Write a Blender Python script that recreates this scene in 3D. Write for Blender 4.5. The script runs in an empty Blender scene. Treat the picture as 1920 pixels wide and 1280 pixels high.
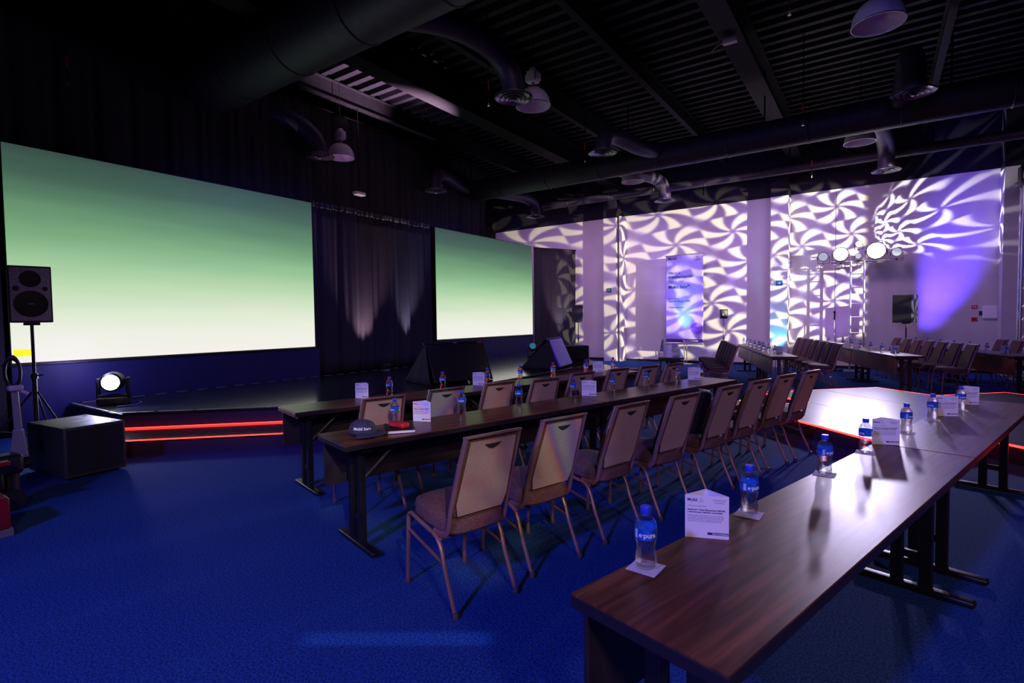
import bpy, bmesh, math, random
from mathutils import Vector, Matrix
random.seed(7)
S = bpy.context.scene
COL = S.collection
PI = math.pi
R = math.radians

# ------------------------------------------------------------------ camera
YAW, PITCH, ROLL, FPX, CAMH = 0.6066968, -0.0417987, -0.0123668, 989.98, 1.5
def make_camera():
    cy, sy = math.cos(YAW), math.sin(YAW)
    f = Vector((-sy*math.cos(PITCH), cy*math.cos(PITCH), math.sin(PITCH)))
    r0 = Vector((cy, sy, 0)); u0 = r0.cross(f)
    r = r0*math.cos(ROLL) + u0*math.sin(ROLL)
    u = -r0*math.sin(ROLL) + u0*math.cos(ROLL)
    cam = bpy.data.cameras.new('camera'); o = bpy.data.objects.new('camera', cam)
    COL.objects.link(o)
    m = Matrix(((r.x, u.x, -f.x, 0), (r.y, u.y, -f.y, 0), (r.z, u.z, -f.z, CAMH), (0, 0, 0, 1)))
    o.matrix_world = m
    cam.sensor_width = 36; cam.lens = FPX*36/1920; cam.clip_start = .05; cam.clip_end = 200
    S.camera = o
make_camera()
S.view_settings.view_transform = 'Standard'; S.view_settings.look = 'None'
S.view_settings.gamma = 1; S.view_settings.use_curve_mapping = False
S.view_settings.exposure = 0.0
W = bpy.data.worlds.new('world'); S.world = W; W.use_nodes = True
W.node_tree.nodes['Background'].inputs[0].default_value = (.25, .2, .6, 1)
W.node_tree.nodes['Background'].inputs[1].default_value = .002

# ------------------------------------------------------------------ lights
def aim(o, target):
    d = Vector(target) - o.location
    o.rotation_euler = d.to_track_quat('-Z', 'Y').to_euler()
def spot(name, loc, target, watts, color, size=60, blend=.3, soft=.05):
    l = bpy.data.lights.new(name, 'SPOT'); l.energy = watts; l.color = color
    l.spot_size = R(size); l.spot_blend = blend; l.shadow_soft_size = soft
    o = bpy.data.objects.new(name, l); COL.objects.link(o); o.location = loc; aim(o, target)
    return o
def area(name, loc, target, watts, color, sx, sy):
    l = bpy.data.lights.new(name, 'AREA'); l.energy = watts; l.color = color
    l.shape = 'RECTANGLE'; l.size = sx; l.size_y = sy
    o = bpy.data.objects.new(name, l); COL.objects.link(o); o.location = loc; aim(o, target)
    return o

class NT:
    """small helper for writing node maths"""
    def __init__(s, tree): s.t = tree
    def n(s, kind, **kw):
        a = s.t.nodes.new(kind)
        for k, v in kw.items(): setattr(a, k, v)
        return a
    def m(s, op, a, b=None, c=None, clamp=False):
        q = s.n('ShaderNodeMath', operation=op); q.use_clamp = clamp
        for i, v in enumerate((a, b, c)):
            if v is None: continue
            if isinstance(v, (int, float)): q.inputs[i].default_value = v
            else: s.t.links.new(v, q.inputs[i])
        return q.outputs[0]
    def smooth(s, v, lo, hi):
        q = s.n('ShaderNodeMapRange', interpolation_type='SMOOTHSTEP')
        s.t.links.new(v, q.inputs[0]); q.inputs[1].default_value = lo; q.inputs[2].default_value = hi
        return q.outputs[0]
    def mix(s, f, a, b):
        q = s.n('ShaderNodeMix', data_type='RGBA')
        for sock, v in ((q.inputs[0], f), (q.inputs[6], a), (q.inputs[7], b)):
            if isinstance(v, (int, float)): sock.default_value = v
            elif isinstance(v, tuple): sock.default_value = (*v, 1) if len(v) == 3 else v
            else: s.t.links.new(v, sock)
        return q.outputs[2]
    def link(s, a, b): s.t.links.new(a, b)

def gobo_uv(o):
    l = o.data; l.use_nodes = True; t = l.node_tree; N = NT(t)
    em = [x for x in t.nodes if x.type == 'EMISSION'][0]
    tc = N.n('ShaderNodeTexCoord'); sp = N.n('ShaderNodeSeparateXYZ'); N.link(tc.outputs['Normal'], sp.inputs[0])
    u = N.m('DIVIDE', sp.outputs[0], sp.outputs[2]); v = N.m('DIVIDE', sp.outputs[1], sp.outputs[2])
    return N, em, u, v

def pinwheel_gobo(o, cell, arms, swirl, bright, dark, gap, rot=0.0, jitter=.35, field=(9, 9), base=.1, soft=.94, edge_w=(-.1, .55)):
    """glass gobo of curved pinwheels, as a moving head projects it"""
    N, em, u, v = gobo_uv(o)
    c, s = math.cos(rot), math.sin(rot)
    u2 = N.m('DIVIDE', N.m('ADD', N.m('MULTIPLY', u, c), N.m('MULTIPLY', v, s)), cell)
    v2 = N.m('DIVIDE', N.m('ADD', N.m('MULTIPLY', u, -s), N.m('MULTIPLY', v, c)), cell)
    cb = N.n('ShaderNodeCombineXYZ'); N.link(u2, cb.inputs[0]); N.link(v2, cb.inputs[1])
    vo = N.n('ShaderNodeTexVoronoi', voronoi_dimensions='2D', feature='F1'); N.link(cb.outputs[0], vo.inputs['Vector'])
    vo.inputs['Scale'].default_value = 1; vo.inputs['Randomness'].default_value = jitter
    sb = N.n('ShaderNodeVectorMath', operation='SUBTRACT'); N.link(cb.outputs[0], sb.inputs[0]); N.link(vo.outputs['Position'], sb.inputs[1])
    s2 = N.n('ShaderNodeSeparateXYZ'); N.link(sb.outputs[0], s2.inputs[0])
    th = N.m('ARCTAN2', s2.outputs[1], s2.outputs[0]); r = vo.outputs['Distance']
    ph = N.m('ADD', N.m('MULTIPLY', th, arms), N.m('MULTIPLY', r, swirl))
    w = N.m('SINE', ph)
    arm = N.smooth(w, gap, gap+.65)
    core = N.smooth(r, .03, .09)
    edge = N.smooth(r, .66, .5)
    f = N.m('MULTIPLY', N.m('MULTIPLY', arm, core), edge)
    # slight chromatic fringe along the arms
    halo = N.smooth(w, gap-.5, gap+.2)
    fr = N.mix(halo, dark, bright[1])
    N.link(N.mix(f, fr, bright[0]), em.inputs[0])
    tot = N.m('ADD', N.m('MULTIPLY', f, bright[2]), N.m('ADD', N.m('MULTIPLY', halo, bright[2]*.12), base))
    mu = N.smooth(N.m('ABSOLUTE', u), field[0], field[0]*soft); mv = N.smooth(N.m('ABSOLUTE', v), field[1], field[1]*min(soft, .9))
    N.link(N.m('MULTIPLY', tot, N.m('MULTIPLY', mu, mv)), em.inputs[1])

def prism_gobo(o):
    """a warm beam broken by a prism: pale gold with a rainbow band"""
    N, em, u, v = gobo_uv(o)
    cb = N.n('ShaderNodeCombineXYZ'); N.link(u, cb.inputs[0]); N.link(v, cb.inputs[1])
    no = N.n('ShaderNodeTexNoise'); N.link(cb.outputs[0], no.inputs['Vector']); no.inputs['Scale'].default_value = 11
    no.inputs['Detail'].default_value = 1.5; no.inputs['Distortion'].default_value = .8
    cr = N.n('ShaderNodeValToRGB'); N.link(no.outputs[0], cr.inputs[0])
    e = cr.color_ramp.elements
    stops = [(0, (.35, .2, .5, 1)), (.42, (.9, .72, .35, 1)), (.5, (.9, .85, .45, 1)), (.56, (1, .45, .05, 1)), (.6, (.15, .15, 1, 1)), (.66, (.5, .9, .7, 1)), (1, (.9, .75, .4, 1))]
    e[0].position, e[0].color = stops[0]; e[1].position, e[1].color = stops[-1]
    for p_, c_ in stops[1:-1]:
        q = e.new(p_); q.color = c_
    N.link(cr.outputs[0], em.inputs[0])
    no2 = N.n('ShaderNodeTexNoise'); N.link(cb.outputs[0], no2.inputs['Vector']); no2.inputs['Scale'].default_value = 12
    N.link(N.smooth(no2.outputs[0], .38, .6), em.inputs[1])

# projector on the right of the hall, throws the pinwheels over the back wall
g1 = spot('gobo_projector_light', (9.2, 8.5, 3.6), (-4.9, 17.6, 2.9), 9000, (1, 1, 1), 50, .1, .03)
pinwheel_gobo(g1, .062, 6, 6.0, ((1, .93, .56), (.50, .45, 1), 2.5), (.34, .16, .95), -.15, .3, -.8, (.20, .17), .3)
# second projector, closer to the wall on the right, so that its pattern streaks
g2 = spot('gobo_projector_light', (-.55, 16.80, 3.50), (1.3, 17.65, 4.22), 330, (1, 1, 1), 84, .5, .02)
g4 = spot('gobo_projector_light', (-.55, 16.45, 2.75), (-2.3, 17.2, 2.85), 190, (1, 1, 1), 36, .5, .02)
pinwheel_gobo(g4, .16, 5, 5.0, ((1, .98, .95), (.5, .45, 1), 2.2), (.30, .14, 1), .3, .6, -.3, (.3, .3), .03, .5)
pinwheel_gobo(g2, .34, 5, 5.0, ((1, .97, .93), (.45, .4, 1), 2.2), (.30, .14, 1), .25, .5, -.6, (.85, .75), .03, .6)
# prism beam from behind the camera on to the chair backs
g3 = spot('prism_beam_light', (2.2, -1.2, 3.9), (-2.45, 2.9, .62), 750, (1, 1, 1), 18, .35, .02)
prism_gobo(g3)
# thin sliver of light on the carpet
g5 = spot('sliver_light', (-1.85, 1.68, 4.6), (-1.85, 1.68, 0), 260, (.35, .5, 1), 20, .3, .02)
g5.rotation_euler = (0, 0, R(33.7))
def sliver(o, hu, hv):
    N, em, u, v = gobo_uv(o)
    mu = N.smooth(N.m('ABSOLUTE', u), hu, hu*.8); mv = N.smooth(N.m('ABSOLUTE', v), hv, hv*.6)
    N.link(N.m('MULTIPLY', mu, mv), em.inputs[1])
sliver(g5, .108, .014)
# stage blinders on the T-bar truss
TX, TY = -.47, 16.75
spot('blinder_light', (TX-.38, TY-.35, 3.14), (TX-.6, 6.0, 0), 950, (.72, .63, 1), 50, .6, .13)
spot('blinder_light', (TX+.40, TY-.35, 3.17), (TX+.9, 6.0, 0), 1000, (.72, .63, 1), 50, .6, .15)
# added mauve fill without fixtures: back wall first, then chairs and tables
for wx, wp in ((-11.0, 230), (-7.5, 270), (-4.0, 270), (-.9, 190), (2.9, 60)):
    spot('wall_fill_light', (wx, 12.95, 4.75), (wx, 17.6, 1.7), wp, (.80, .45, 1), 110, .7, .5)
spot('hall_fill_light', (5.5, -3, 4.8), (-2.0, 4.9, -.4), 760, (1, .66, .74), 64, .6, .4)
# deep blue wash on the carpet, then two added fill spots on the navy panels
spot('blue_wash_light', (-1.5, -4.6, 4.6), (-1.8, 3.6, 0), 1750, (.21, .18, 1), 74, .7, .25)
spot('blue_wash_light', (-6.0, 6.2, 5.0), (-9.5, 5.5, .4), 230, (.12, .10, 1), 100, .8, .3)
spot('blue_wash_light', (-6.5, 10.5, 5.4), (-9.5, 11.5, .4), 190, (.12, .10, 1), 100, .8, .3)
# uplights
spot('violet_uplight', (1.0, 16.95, .1), (1.15, 17.65, 3.2), 800, (.10, .045, 1), 50, 1, .06)
spot('violet_uplight', (1.25, 16.3, .1), (1.3, 17.65, 3.0), 1500, (.10, .045, 1), 42, 1, .06)
spot('violet_uplight', (-.9, 16.9, .15), (-1.2, 17.7, 3.0), 60, (.4, .15, 1), 70, .9, .08)
spot('cyan_uplight', (-2.38, 16.72, .12), (-2.38, 17.1, 1.2), 150, (.05, .75, 1), 42, .9, .04)
spot('cyan_uplight', (-5.05, 16.45, .5), (-5.05, 16.88, 1.75), 220, (.05, .85, 1), 36, .9, .04)
spot('violet_uplight', (-5.3, 15.7, .3), (-5.1, 16.9, 2.4), 300, (.25, .16, 1), 74, .9, .06)
spot('curtain_uplight', (-9.28, 7.95, .66), (-9.56, 7.9, 2.6), 300, (.95, .62, .78), 60, .9, .04)
spot('curtain_uplight', (-9.28, 9.25, .66), (-9.56, 9.3, 2.6), 300, (.72, .68, 1), 44, .9, .04)
spot('curtain_uplight', (-8.5, 15.6, .5), (-9.0, 15.9, 2.2), 300, (.9, .72, .9), 40, .8, .04)
spot('ceiling_bay_fill', (-7.6, 9.8, 3.0), (-8.65, 7.9, 6.65), 12000, (.8, .5, .7), 40, .8, .04)  # added spot that brightens one deck bay, no fixture there
spot('stage_lamp_light', (-8.45, 2.72, .82), (-1, 1.2, 1.0), 60, (.62, .58, 1), 150, .6, .08)
l = bpy.data.lights.new('stage_lamp_spill', 'POINT'); l.energy = 26; l.color = (.45, .38, 1); l.shadow_soft_size = .08
o = bpy.data.objects.new('stage_lamp_spill', l); COL.objects.link(o); o.location = (-8.75, 2.72, .95)

# ------------------------------------------------------------------ materials
MATS = {}
def mat(name, col, rough=.6, metal=0, noise=0, nscale=40, bump=0, emis=None, estr=0, spec=.5, trans=0, ior=1.45, alpha=1, col2=None, coat=0):
    if name in MATS: return MATS[name]
    m = bpy.data.materials.new(name); m.use_nodes = True; t = m.node_tree; N = NT(t)
    b = t.nodes['Principled BSDF']
    b.inputs['Base Color'].default_value = (*col, 1); b.inputs['Roughness'].default_value = rough
    b.inputs['Metallic'].default_value = metal; b.inputs['Specular IOR Level'].default_value = spec
    b.inputs['Transmission Weight'].default_value = trans; b.inputs['IOR'].default_value = ior
    b.inputs['Alpha'].default_value = alpha; b.inputs['Coat Weight'].default_value = coat
    tc = N.n('ShaderNodeTexCoord'); no = N.n('ShaderNodeTexNoise'); N.link(tc.outputs['Object'], no.inputs['Vector'])
    no.inputs['Scale'].default_value = nscale; no.inputs['Detail'].default_value = 3
    c2 = col2 if col2 else tuple(min(1, x*(1+noise)) for x in col)
    c1 = tuple(x*(1-noise) for x in col) if not col2 else col
    if noise or col2: N.link(N.mix(N.smooth(no.outputs[0], .35, .65), c1, c2), b.inputs['Base Color'])
    if bump:
        bp = N.n('ShaderNodeBump'); bp.inputs['Strength'].default_value = bump; bp.inputs['Distance'].default_value = .004
        N.link(no.outputs[0], bp.inputs['Height']); N.link(bp.outputs[0], b.inputs['Normal'])
    if emis:
        b.inputs['Emission Color'].default_value = (*emis, 1); b.inputs['Emission Strength'].default_value = estr
    MATS[name] = m; return m

M_carpet = mat('carpet', (.016, .058, .24), .95, noise=.45, nscale=90, bump=.8, spec=.1)
M_wall = mat('painted_wall', (.62, .58, .60), .8, noise=.03, nscale=2, spec=.2)
M_black = mat('black_paint', (.012, .011, .014), .7, noise=.2, nscale=6, spec=.25)
M_band = mat('dark_band_paint', (.014, .012, .022), .75, noise=.1, nscale=4, spec=.2)
M_deckc = mat('ceiling_deck', (.008, .007, .011), .6, noise=.1, nscale=4, spec=.2)
M_beam = mat('black_beam', (.007, .006, .009), .65, noise=.15, nscale=8, spec=.2)
M_duct = mat('duct_metal', (.04, .034, .05), .55, metal=.25, noise=.15, nscale=10)
M_flex = mat('flex_duct_fabric', (.07, .055, .10), .5, metal=.3, noise=.1, nscale=30)
M_vent = mat('vent_metal', (.30, .28, .34), .35, metal=.7)
M_shade = mat('lamp_acrylic', (.85, .72, .92), .25, noise=.06, nscale=12)
M_ballast = mat('ballast_enamel', (.85, .70, .76), .5)
M_steel = mat('steel', (.5, .5, .52), .3, metal=.9)
M_red = mat('red_plastic', (.55, .02, .03), .45)
M_panel = mat('navy_panel', (.012, .012, .10), .55, noise=.08, nscale=3)
M_bezel = mat('black_plastic', (.01, .01, .012), .45)
M_stage = mat('stage_gloss_floor', (.012, .014, .016), .14, noise=.4, nscale=3, bump=.25, spec=1.0)
M_skirt = mat('stage_skirt', (.012, .010, .06), .7)
M_tape = mat('worn_tape', (.22, .20, .17), .7)
M_plat = mat('platform_vinyl', (.046, .046, .056), .30, noise=.10, nscale=3, bump=.06, spec=.12)
M_led = mat('red_led_strip', (.6, .02, .01), .5, emis=(1, .03, .02), estr=5)
M_leddot = mat('red_led_dot', (.6, .1, .02), .5, emis=(1, .12, .06), estr=14)
M_drape = mat('black_velour', (.030, .026, .034), .85, noise=.25, nscale=50, spec=.3)
M_bronze = mat('bronze_frame', (.26, .135, .14), .38, metal=.35)
M_seat = mat('brown_upholstery', (.105, .045, .055), .85, noise=.28, nscale=120, bump=.3)
M_back = mat('taupe_back_panel', (.42, .285, .275), .6, noise=.14, nscale=220)
M_slot = mat('dark_inlay', (.02, .012, .014), .9)
M_glide = mat('glide_nylon', (.09, .06, .06), .5)
M_tblack = mat('black_table_steel', (.010, .010, .013), .4, metal=.2)
M_tedge = mat('table_edge_band', (.016, .012, .018), .4)
M_modesty = mat('modesty_board', (.018, .013, .017), .5, noise=.2, nscale=6)
M_water = mat('water', (.95, .97, 1), .02, trans=1, ior=1.33, alpha=.5)
M_cap = mat('blue_cap', (.02, .05, .62), .4)
M_label = mat('blue_label', (.008, .07, .42), .35, col2=(.02, .15, .62), nscale=40)
M_white = mat('white_print', (.85, .85, .9), .6)
M_card = mat('white_card', (.80, .79, .84), .6)
M_ink = mat('dark_ink', (.03, .03, .10), .6)
M_inkg = mat('grey_ink', (.30, .29, .42), .6)
M_napkin = mat('paper_coaster', (.62, .58, .64), .8, noise=.1, nscale=60)
M_denim = mat('navy_twill', (.035, .036, .075), .85, noise=.2, nscale=150)
M_bag = mat('black_nylon', (.008, .008, .018), .6, noise=.3, nscale=30, bump=.3)
M_gray = mat('grey_metal', (.22, .21, .25), .45, metal=.5)
M_spk = mat('speaker_black', (.032, .033, .04), .5, noise=.2, nscale=80)
M_lamp = mat('lit_lens', (1, 1, 1), .5, emis=(.93, .90, 1), estr=28)
M_lampw = mat('dim_lens', (.1, .1, .14), .3, emis=(.8, .8, 1), estr=.5)
M_teal = mat('teal_lens', (.05, .3, .35), .4, emis=(.05, .5, .6), estr=.2)
M_alu = mat('truss_aluminium', (.62, .61, .64), .28, metal=.85)
M_green = mat('exit_green', (.0, .20, .12), .5)
M_blue_lit = mat('exit_blue_lit', (.0, .10, .32), .5)  # sign plate with the blue light put into its colour
M_violet_lit = mat('violet_lit_panel', (.22, .12, .90), .4)  # violet light on the monitor face, put into its base colour

def wood_mat():
    m = bpy.data.materials.new('walnut_laminate'); m.use_nodes = True; t = m.node_tree; N = NT(t); b = t.nodes['Principled BSDF']
    tc = N.n('ShaderNodeTexCoord'); mp = N.n('ShaderNodeMapping'); N.link(tc.outputs['Object'], mp.inputs[0]); mp.inputs['Scale'].default_value = (26, 1.6, 3)
    no = N.n('ShaderNodeTexNoise'); N.link(mp.outputs[0], no.inputs[0]); no.inputs['Scale'].default_value = 1.0; no.inputs['Detail'].default_value = 5; no.inputs['Distortion'].default_value = .6
    cr = N.n('ShaderNodeValToRGB'); N.link(no.outputs[0], cr.inputs[0]); e = cr.color_ramp.elements
    e[0].position = .3; e[0].color = (.032, .013, .009, 1); e[1].position = .72; e[1].color = (.25, .082, .040, 1)
    q = e.new(.5); q.color = (.115, .036, .021, 1)
    N.link(cr.outputs[0], b.inputs['Base Color']); b.inputs['Roughness'].default_value = .33; b.inputs['Specular IOR Level'].default_value = .30
    return m
M_wood = wood_mat()

def screen_mat():
    """LED wall showing a dark green to white vertical gradient (the picture on the screen)"""
    m = bpy.data.materials.new('led_picture'); m.use_nodes = True; t = m.node_tree; N = NT(t); b = t.nodes['Principled BSDF']
    tc = N.n('ShaderNodeTexCoord'); sp = N.n('ShaderNodeSeparateXYZ'); N.link(tc.outputs['Generated'], sp.inputs[0])
    no = N.n('ShaderNodeTexNoise'); mp = N.n('ShaderNodeMapping'); N.link(tc.outputs['Generated'], mp.inputs[0]); mp.inputs['Scale'].default_value = (1, 1.2, 7)
    N.link(mp.outputs[0], no.inputs[0]); no.inputs['Scale'].default_value = 1.4; no.inputs['Detail'].default_value = 2
    z = N.m('ADD', sp.outputs[2], N.m('MULTIPLY', N.m('SUBTRACT', no.outputs[0], .5), .10))
    cr = N.n('ShaderNodeValToRGB'); N.link(z, cr.inputs[0]); e = cr.color_ramp.elements
    def lin(c): return tuple(((x/255)/12.92 if x <= 10 else (((x/255)+.055)/1.055)**2.4) for x in c) + (1,)
    st = [(0.0, (244, 240, 232)), (.10, (238, 240, 226)), (.22, (222, 234, 208)), (.37, (188, 218, 176)), (.50, (152, 196, 150)), (.62, (122, 168, 124)), (.75, (94, 136, 104)), (.88, (66, 96, 82)), (1, (54, 76, 70))]
    e[0].position, e[0].color = 0, lin(st[0][1]); e[1].position, e[1].color = 1, lin(st[-1][1])
    for p_, c_ in st[1:-1]: q = e.new(p_); q.color = lin(c_)
    b.inputs['Base Color'].default_value = (.01, .01, .01, 1); b.inputs['Roughness'].default_value = .6
    N.link(cr.outputs[0], b.inputs['Emission Color']); b.inputs['Emission Strength'].default_value = 1.0
    return m
M_screen = screen_mat()
M_yellow = mat('yellow_patch', (.8, .75, 0), .6, emis=(.80, .78, .0), estr=1)

# ------------------------------------------------------------------ mesh builder
class MB:
    def __init__(s): s.v = []; s.f = []
    def add(s, vs, fs):
        k = len(s.v); s.v += [tuple(v) for v in vs]; s.f += [tuple(i+k for i in f) for f in fs]; return s
    def box(s, c, d, rz=0, M=None):
        x, y, z = d[0]/2, d[1]/2, d[2]/2
        vs = [Vector((a*x, b*y, e*z)) for e in (-1, 1) for a, b in ((-1, -1), (1, -1), (1, 1), (-1, 1))]
        T = Matrix.Translation(c) @ (M if M else Matrix.Rotation(rz, 4, 'Z'))
        return s.add([T@v for v in vs], [(3, 2, 1, 0), (4, 5, 6, 7), (0, 1, 5, 4), (1, 2, 6, 5), (2, 3, 7, 6), (3, 0, 4, 7)])
    def rbox(s, c, d, r=.01, n=3, M=None):
        """box whose vertical (z) edges and rims are rounded: stacked rounded-rectangle rings"""
        x, y, z = d[0]/2, d[1]/2, d[2]/2; rings = []
        def ring(inset, h):
            rr = max(r-inset, .0005); a, b = x-inset, y-inset; out = []
            for q, (sx, sy) in enumerate(((1, 1), (-1, 1), (-1, -1), (1, -1))):
                for k in range(n+1):
                    t = q*PI/2 + k*PI/2/n
                    out.append(Vector((sx*(a-rr)+rr*math.cos(t), sy*(b-rr)+rr*math.sin(t), h)))
            return out
        for k in range(n+1):
            t = k*PI/2/n; rings.append(ring(r*(1-math.sin(t)), -z+r*(1-math.cos(t))))
        for k in range(n+1):
            t = k*PI/2/n; rings.append(ring(r*(1-math.cos(t)), z-r+r*math.sin(t)))
        T = Matrix.Translation(c) @ (M if M else Matrix.Identity(4)); m = len(rings[0]); vs = [T@v for rg in rings for v in rg]; fs = []
        for i in range(len(rings)-1):
            for j in range(m): fs.append((i*m+j, i*m+(j+1) % m, (i+1)*m+(j+1) % m, (i+1)*m+j))
        fs.append(tuple(reversed(range(m)))); fs.append(tuple((len(rings)-1)*m+j for j in range(m)))
        return s.add(vs, fs)
    def prism(s, poly, z0, z1, M=None):
        n = len(poly); T = M if M else Matrix.Identity(4)
        vs = [T@Vector((x, y, z0)) for x, y in poly] + [T@Vector((x, y, z1)) for x, y in poly]
        fs = [tuple(reversed(range(n))), tuple(range(n, 2*n))] + [(i, (i+1) % n, n+(i+1) % n, n+i) for i in range(n)]
        return s.add(vs, fs)
    def lathe(s, prof, n=20, M=None, close=True):
        T = M if M else Matrix.Identity(4); vs = []; fs = []
        for r, z in prof:
            for k in range(n): vs.append(T@Vector((r*math.cos(2*PI*k/n), r*math.sin(2*PI*k/n), z)))
        m = len(prof)
        for i in range(m-1):
            for k in range(n): fs.append((i*n+k, i*n+(k+1) % n, (i+1)*n+(k+1) % n, (i+1)*n+k))
        if close: fs.append(tuple(reversed(range(n)))); fs.append(tuple((m-1)*n+k for k in range(n)))
        return s.add(vs, fs)
    def cyl(s, a, b, r, n=12, r2=None):
        a, b = Vector(a), Vector(b); d = b-a; q = d.to_track_quat('Z', 'Y').to_matrix().to_4x4()
        return s.lathe([(r, 0), (r2 if r2 is not None else r, d.length)], n, Matrix.Translation(a)@q)
    def tube(s, pts, r, n=8, w=None):
        """swept tube along points; w = second half-width for a flattened section (towards x)"""
        pts = [Vector(p) for p in pts]; vs = []; fs = []; m = len(pts)
        for i, p in enumerate(pts):
            t = (pts[min(i+1, m-1)]-pts[max(i-1, 0)]).normalized()
            ax = Vector((1, 0, 0)); ax = (ax - t*ax.dot(t))
            if ax.length < .2: ax = Vector((0, 1, 0)) - t*t.y
            ax.normalize(); ay = t.cross(ax)
            for k in range(n):
                a = 2*PI*k/n + PI/n
                vs.append(p + ax*math.cos(a)*(w or r) + ay*math.sin(a)*r)
        for i in range(m-1):
            for k in range(n): fs.append((i*n+k, i*n+(k+1) % n, (i+1)*n+(k+1) % n, (i+1)*n+k))
        fs.append(tuple(reversed(range(n)))); fs.append(tuple((m-1)*n+k for k in range(n)))
        return s.add(vs, fs)
    def torus(s, c, r, rr, n=24, k=6, M=None):
        T = Matrix.Translation(c) @ (M if M else Matrix.Identity(4)); vs = []; fs = []
        for i in range(n):
            for j in range(k):
                a, b = 2*PI*i/n, 2*PI*j/k
                vs.append(T@Vector(((r+rr*math.cos(b))*math.cos(a), (r+rr*math.cos(b))*math.sin(a), rr*math.sin(b))))
        for i in range(n):
            for j in range(k): fs.append((i*k+j, ((i+1) % n)*k+j, ((i+1) % n)*k+(j+1) % k, i*k+(j+1) % k))
        return s.add(vs, fs)
    def grid(s, fn, nu, nv):
        vs = [fn(i/nu, j/nv) for j in range(nv+1) for i in range(nu+1)]
        return s.add(vs, [(j*(nu+1)+i, j*(nu+1)+i+1, (j+1)*(nu+1)+i+1, (j+1)*(nu+1)+i) for j in range(nv) for i in range(nu)])
    def build(s, name, m, parent=None, loc=None, rz=None, smooth=False, bevel=0, solid=0):
        me = bpy.data.meshes.new(name); me.from_pydata(s.v, [], s.f); me.validate(); me.update()
        bm = bmesh.new(); bm.from_mesh(me); bmesh.ops.recalc_face_normals(bm, faces=bm.faces); bm.to_mesh(me); bm.free()
        if smooth:
            for p in me.polygons: p.use_smooth = True
            me.set_sharp_from_angle(angle=R(38))
        me.materials.append(m)
        o = bpy.data.objects.new(name, me); COL.objects.link(o)
        if parent: o.parent = parent
        if loc is not None: o.location = loc
        if rz is not None: o.rotation_euler = (0, 0, rz)
        if bevel:
            b = o.modifiers.new('bevel', 'BEVEL'); b.width = bevel; b.segments = 2; b.limit_method = 'ANGLE'
        if solid:
            b = o.modifiers.new('solid', 'SOLIDIFY'); b.thickness = solid
        return o

def tag(o, label, cat, group=None):
    o['label'] = label; o['category'] = cat
    if group: o['group'] = group
    return o
def thing(name, label, cat, loc=(0, 0, 0), rz=0, group=None):
    o = bpy.data.objects.new(name, None); COL.objects.link(o); o.location = loc; o.rotation_euler = (0, 0, rz)
    o.empty_display_size = .1
    return tag(o, label, cat, group)
def structure(o): o['kind'] = 'structure'; return o
KIDS = {}
def dup(root, loc, rz, label, group):
    def cp(o, parent):
        c = o.copy(); COL.objects.link(c)
        if parent: c.parent = parent
        for ch in list(o.children): cp(ch, c)
        return c
    r = cp(root, None); r.location = loc; r.rotation_euler = (0, 0, rz)
    return tag(r, label, root['category'], group)

def text_into(mb, body, size, M, bold=0, depth=.0003, spacing=1.0, align='LEFT'):
    """text outlines turned into solid mesh and laid on a plane by M (x right, y up)"""
    cu = bpy.data.curves.new('t', 'FONT'); cu.body = body; cu.size = size; cu.extrude = depth; cu.offset = bold
    cu.space_character = spacing; cu.align_x = align; cu.resolution_u = 2
    ob = bpy.data.objects.new('t', cu); COL.objects.link(ob)
    dg = bpy.context.evaluated_depsgraph_get(); ev = ob.evaluated_get(dg); me = bpy.data.meshes.new_from_object(ev)
    mb.add([M@v.co for v in me.vertices], [tuple(p.vertices) for p in me.polygons])
    bpy.data.objects.remove(ob); bpy.data.meshes.remove(me); bpy.data.curves.remove(cu)
UPR = Matrix.Rotation(PI/2, 4, 'X')       # text plane standing up, reading from -y

DL = 0.26494                               # the left block of tables is turned by this against the walls
def XY(u, t, z=0): return (u*math.cos(DL)+t*math.sin(DL), -u*math.sin(DL)+t*math.cos(DL), z)

# ------------------------------------------------------------------ the room
WY, WX, H = 17.65, -13.0, 6.7
structure(MB().box((0, 6, -.05), (30, 26, .1)).build('floor', M_carpet))
def corrug():
    mb = MB(); p = .32; y0, y1 = -7.0, 18.5; n = int((y1-y0)/p)
    prof = []
    for i in range(n):
        y = y0+i*p; prof += [(y, H), (y+.13, H), (y+.17, H-.09), (y+.28, H-.09)]
    prof.append((y0+n*p, H))
    for x0, x1 in ((-14, 14),):
        k = len(mb.v)
        vs = [(x0, y, z) for y, z in prof] + [(x1, y, z) for y, z in prof]
        m = len(prof); mb.add(vs, [(i, i+1, m+i+1, m+i) for i in range(m-1)])
    mb.add([(-14, -7, H+.01), (14, -7, H+.01), (14, 18.5, H+.01), (-14, 18.5, H+.01)], [(0, 1, 2, 3)])
    return mb
structure(corrug().build('ceiling', M_deckc))
structure(MB().box((0, WY+.1, 2.53), (28, .2, 5.06)).build('wall_back', M_wall))
structure(MB().box((0, WY+.06, 5.88), (28, .16, 1.64)).build('trim_1', M_band))
structure(MB().box((WX-.1, 6, 3.35), (.2, 26, 6.7)).build('wall_left', M_black))
structure(MB().box((13.1, 6, 3.35), (.2, 26, 6.7)).build('wall_right', M_black))
structure(MB().box((0, -6.6, 3.35), (28, .2, 6.7)).build('wall_front', M_black))
structure(MB().box((0, WY-.02, .035), (26, .04, .07)).build('baseboard_back', M_black))
PIL = ((-7.93, -7.47), (-2.62, -2.17), (2.42, 3.0))
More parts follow.
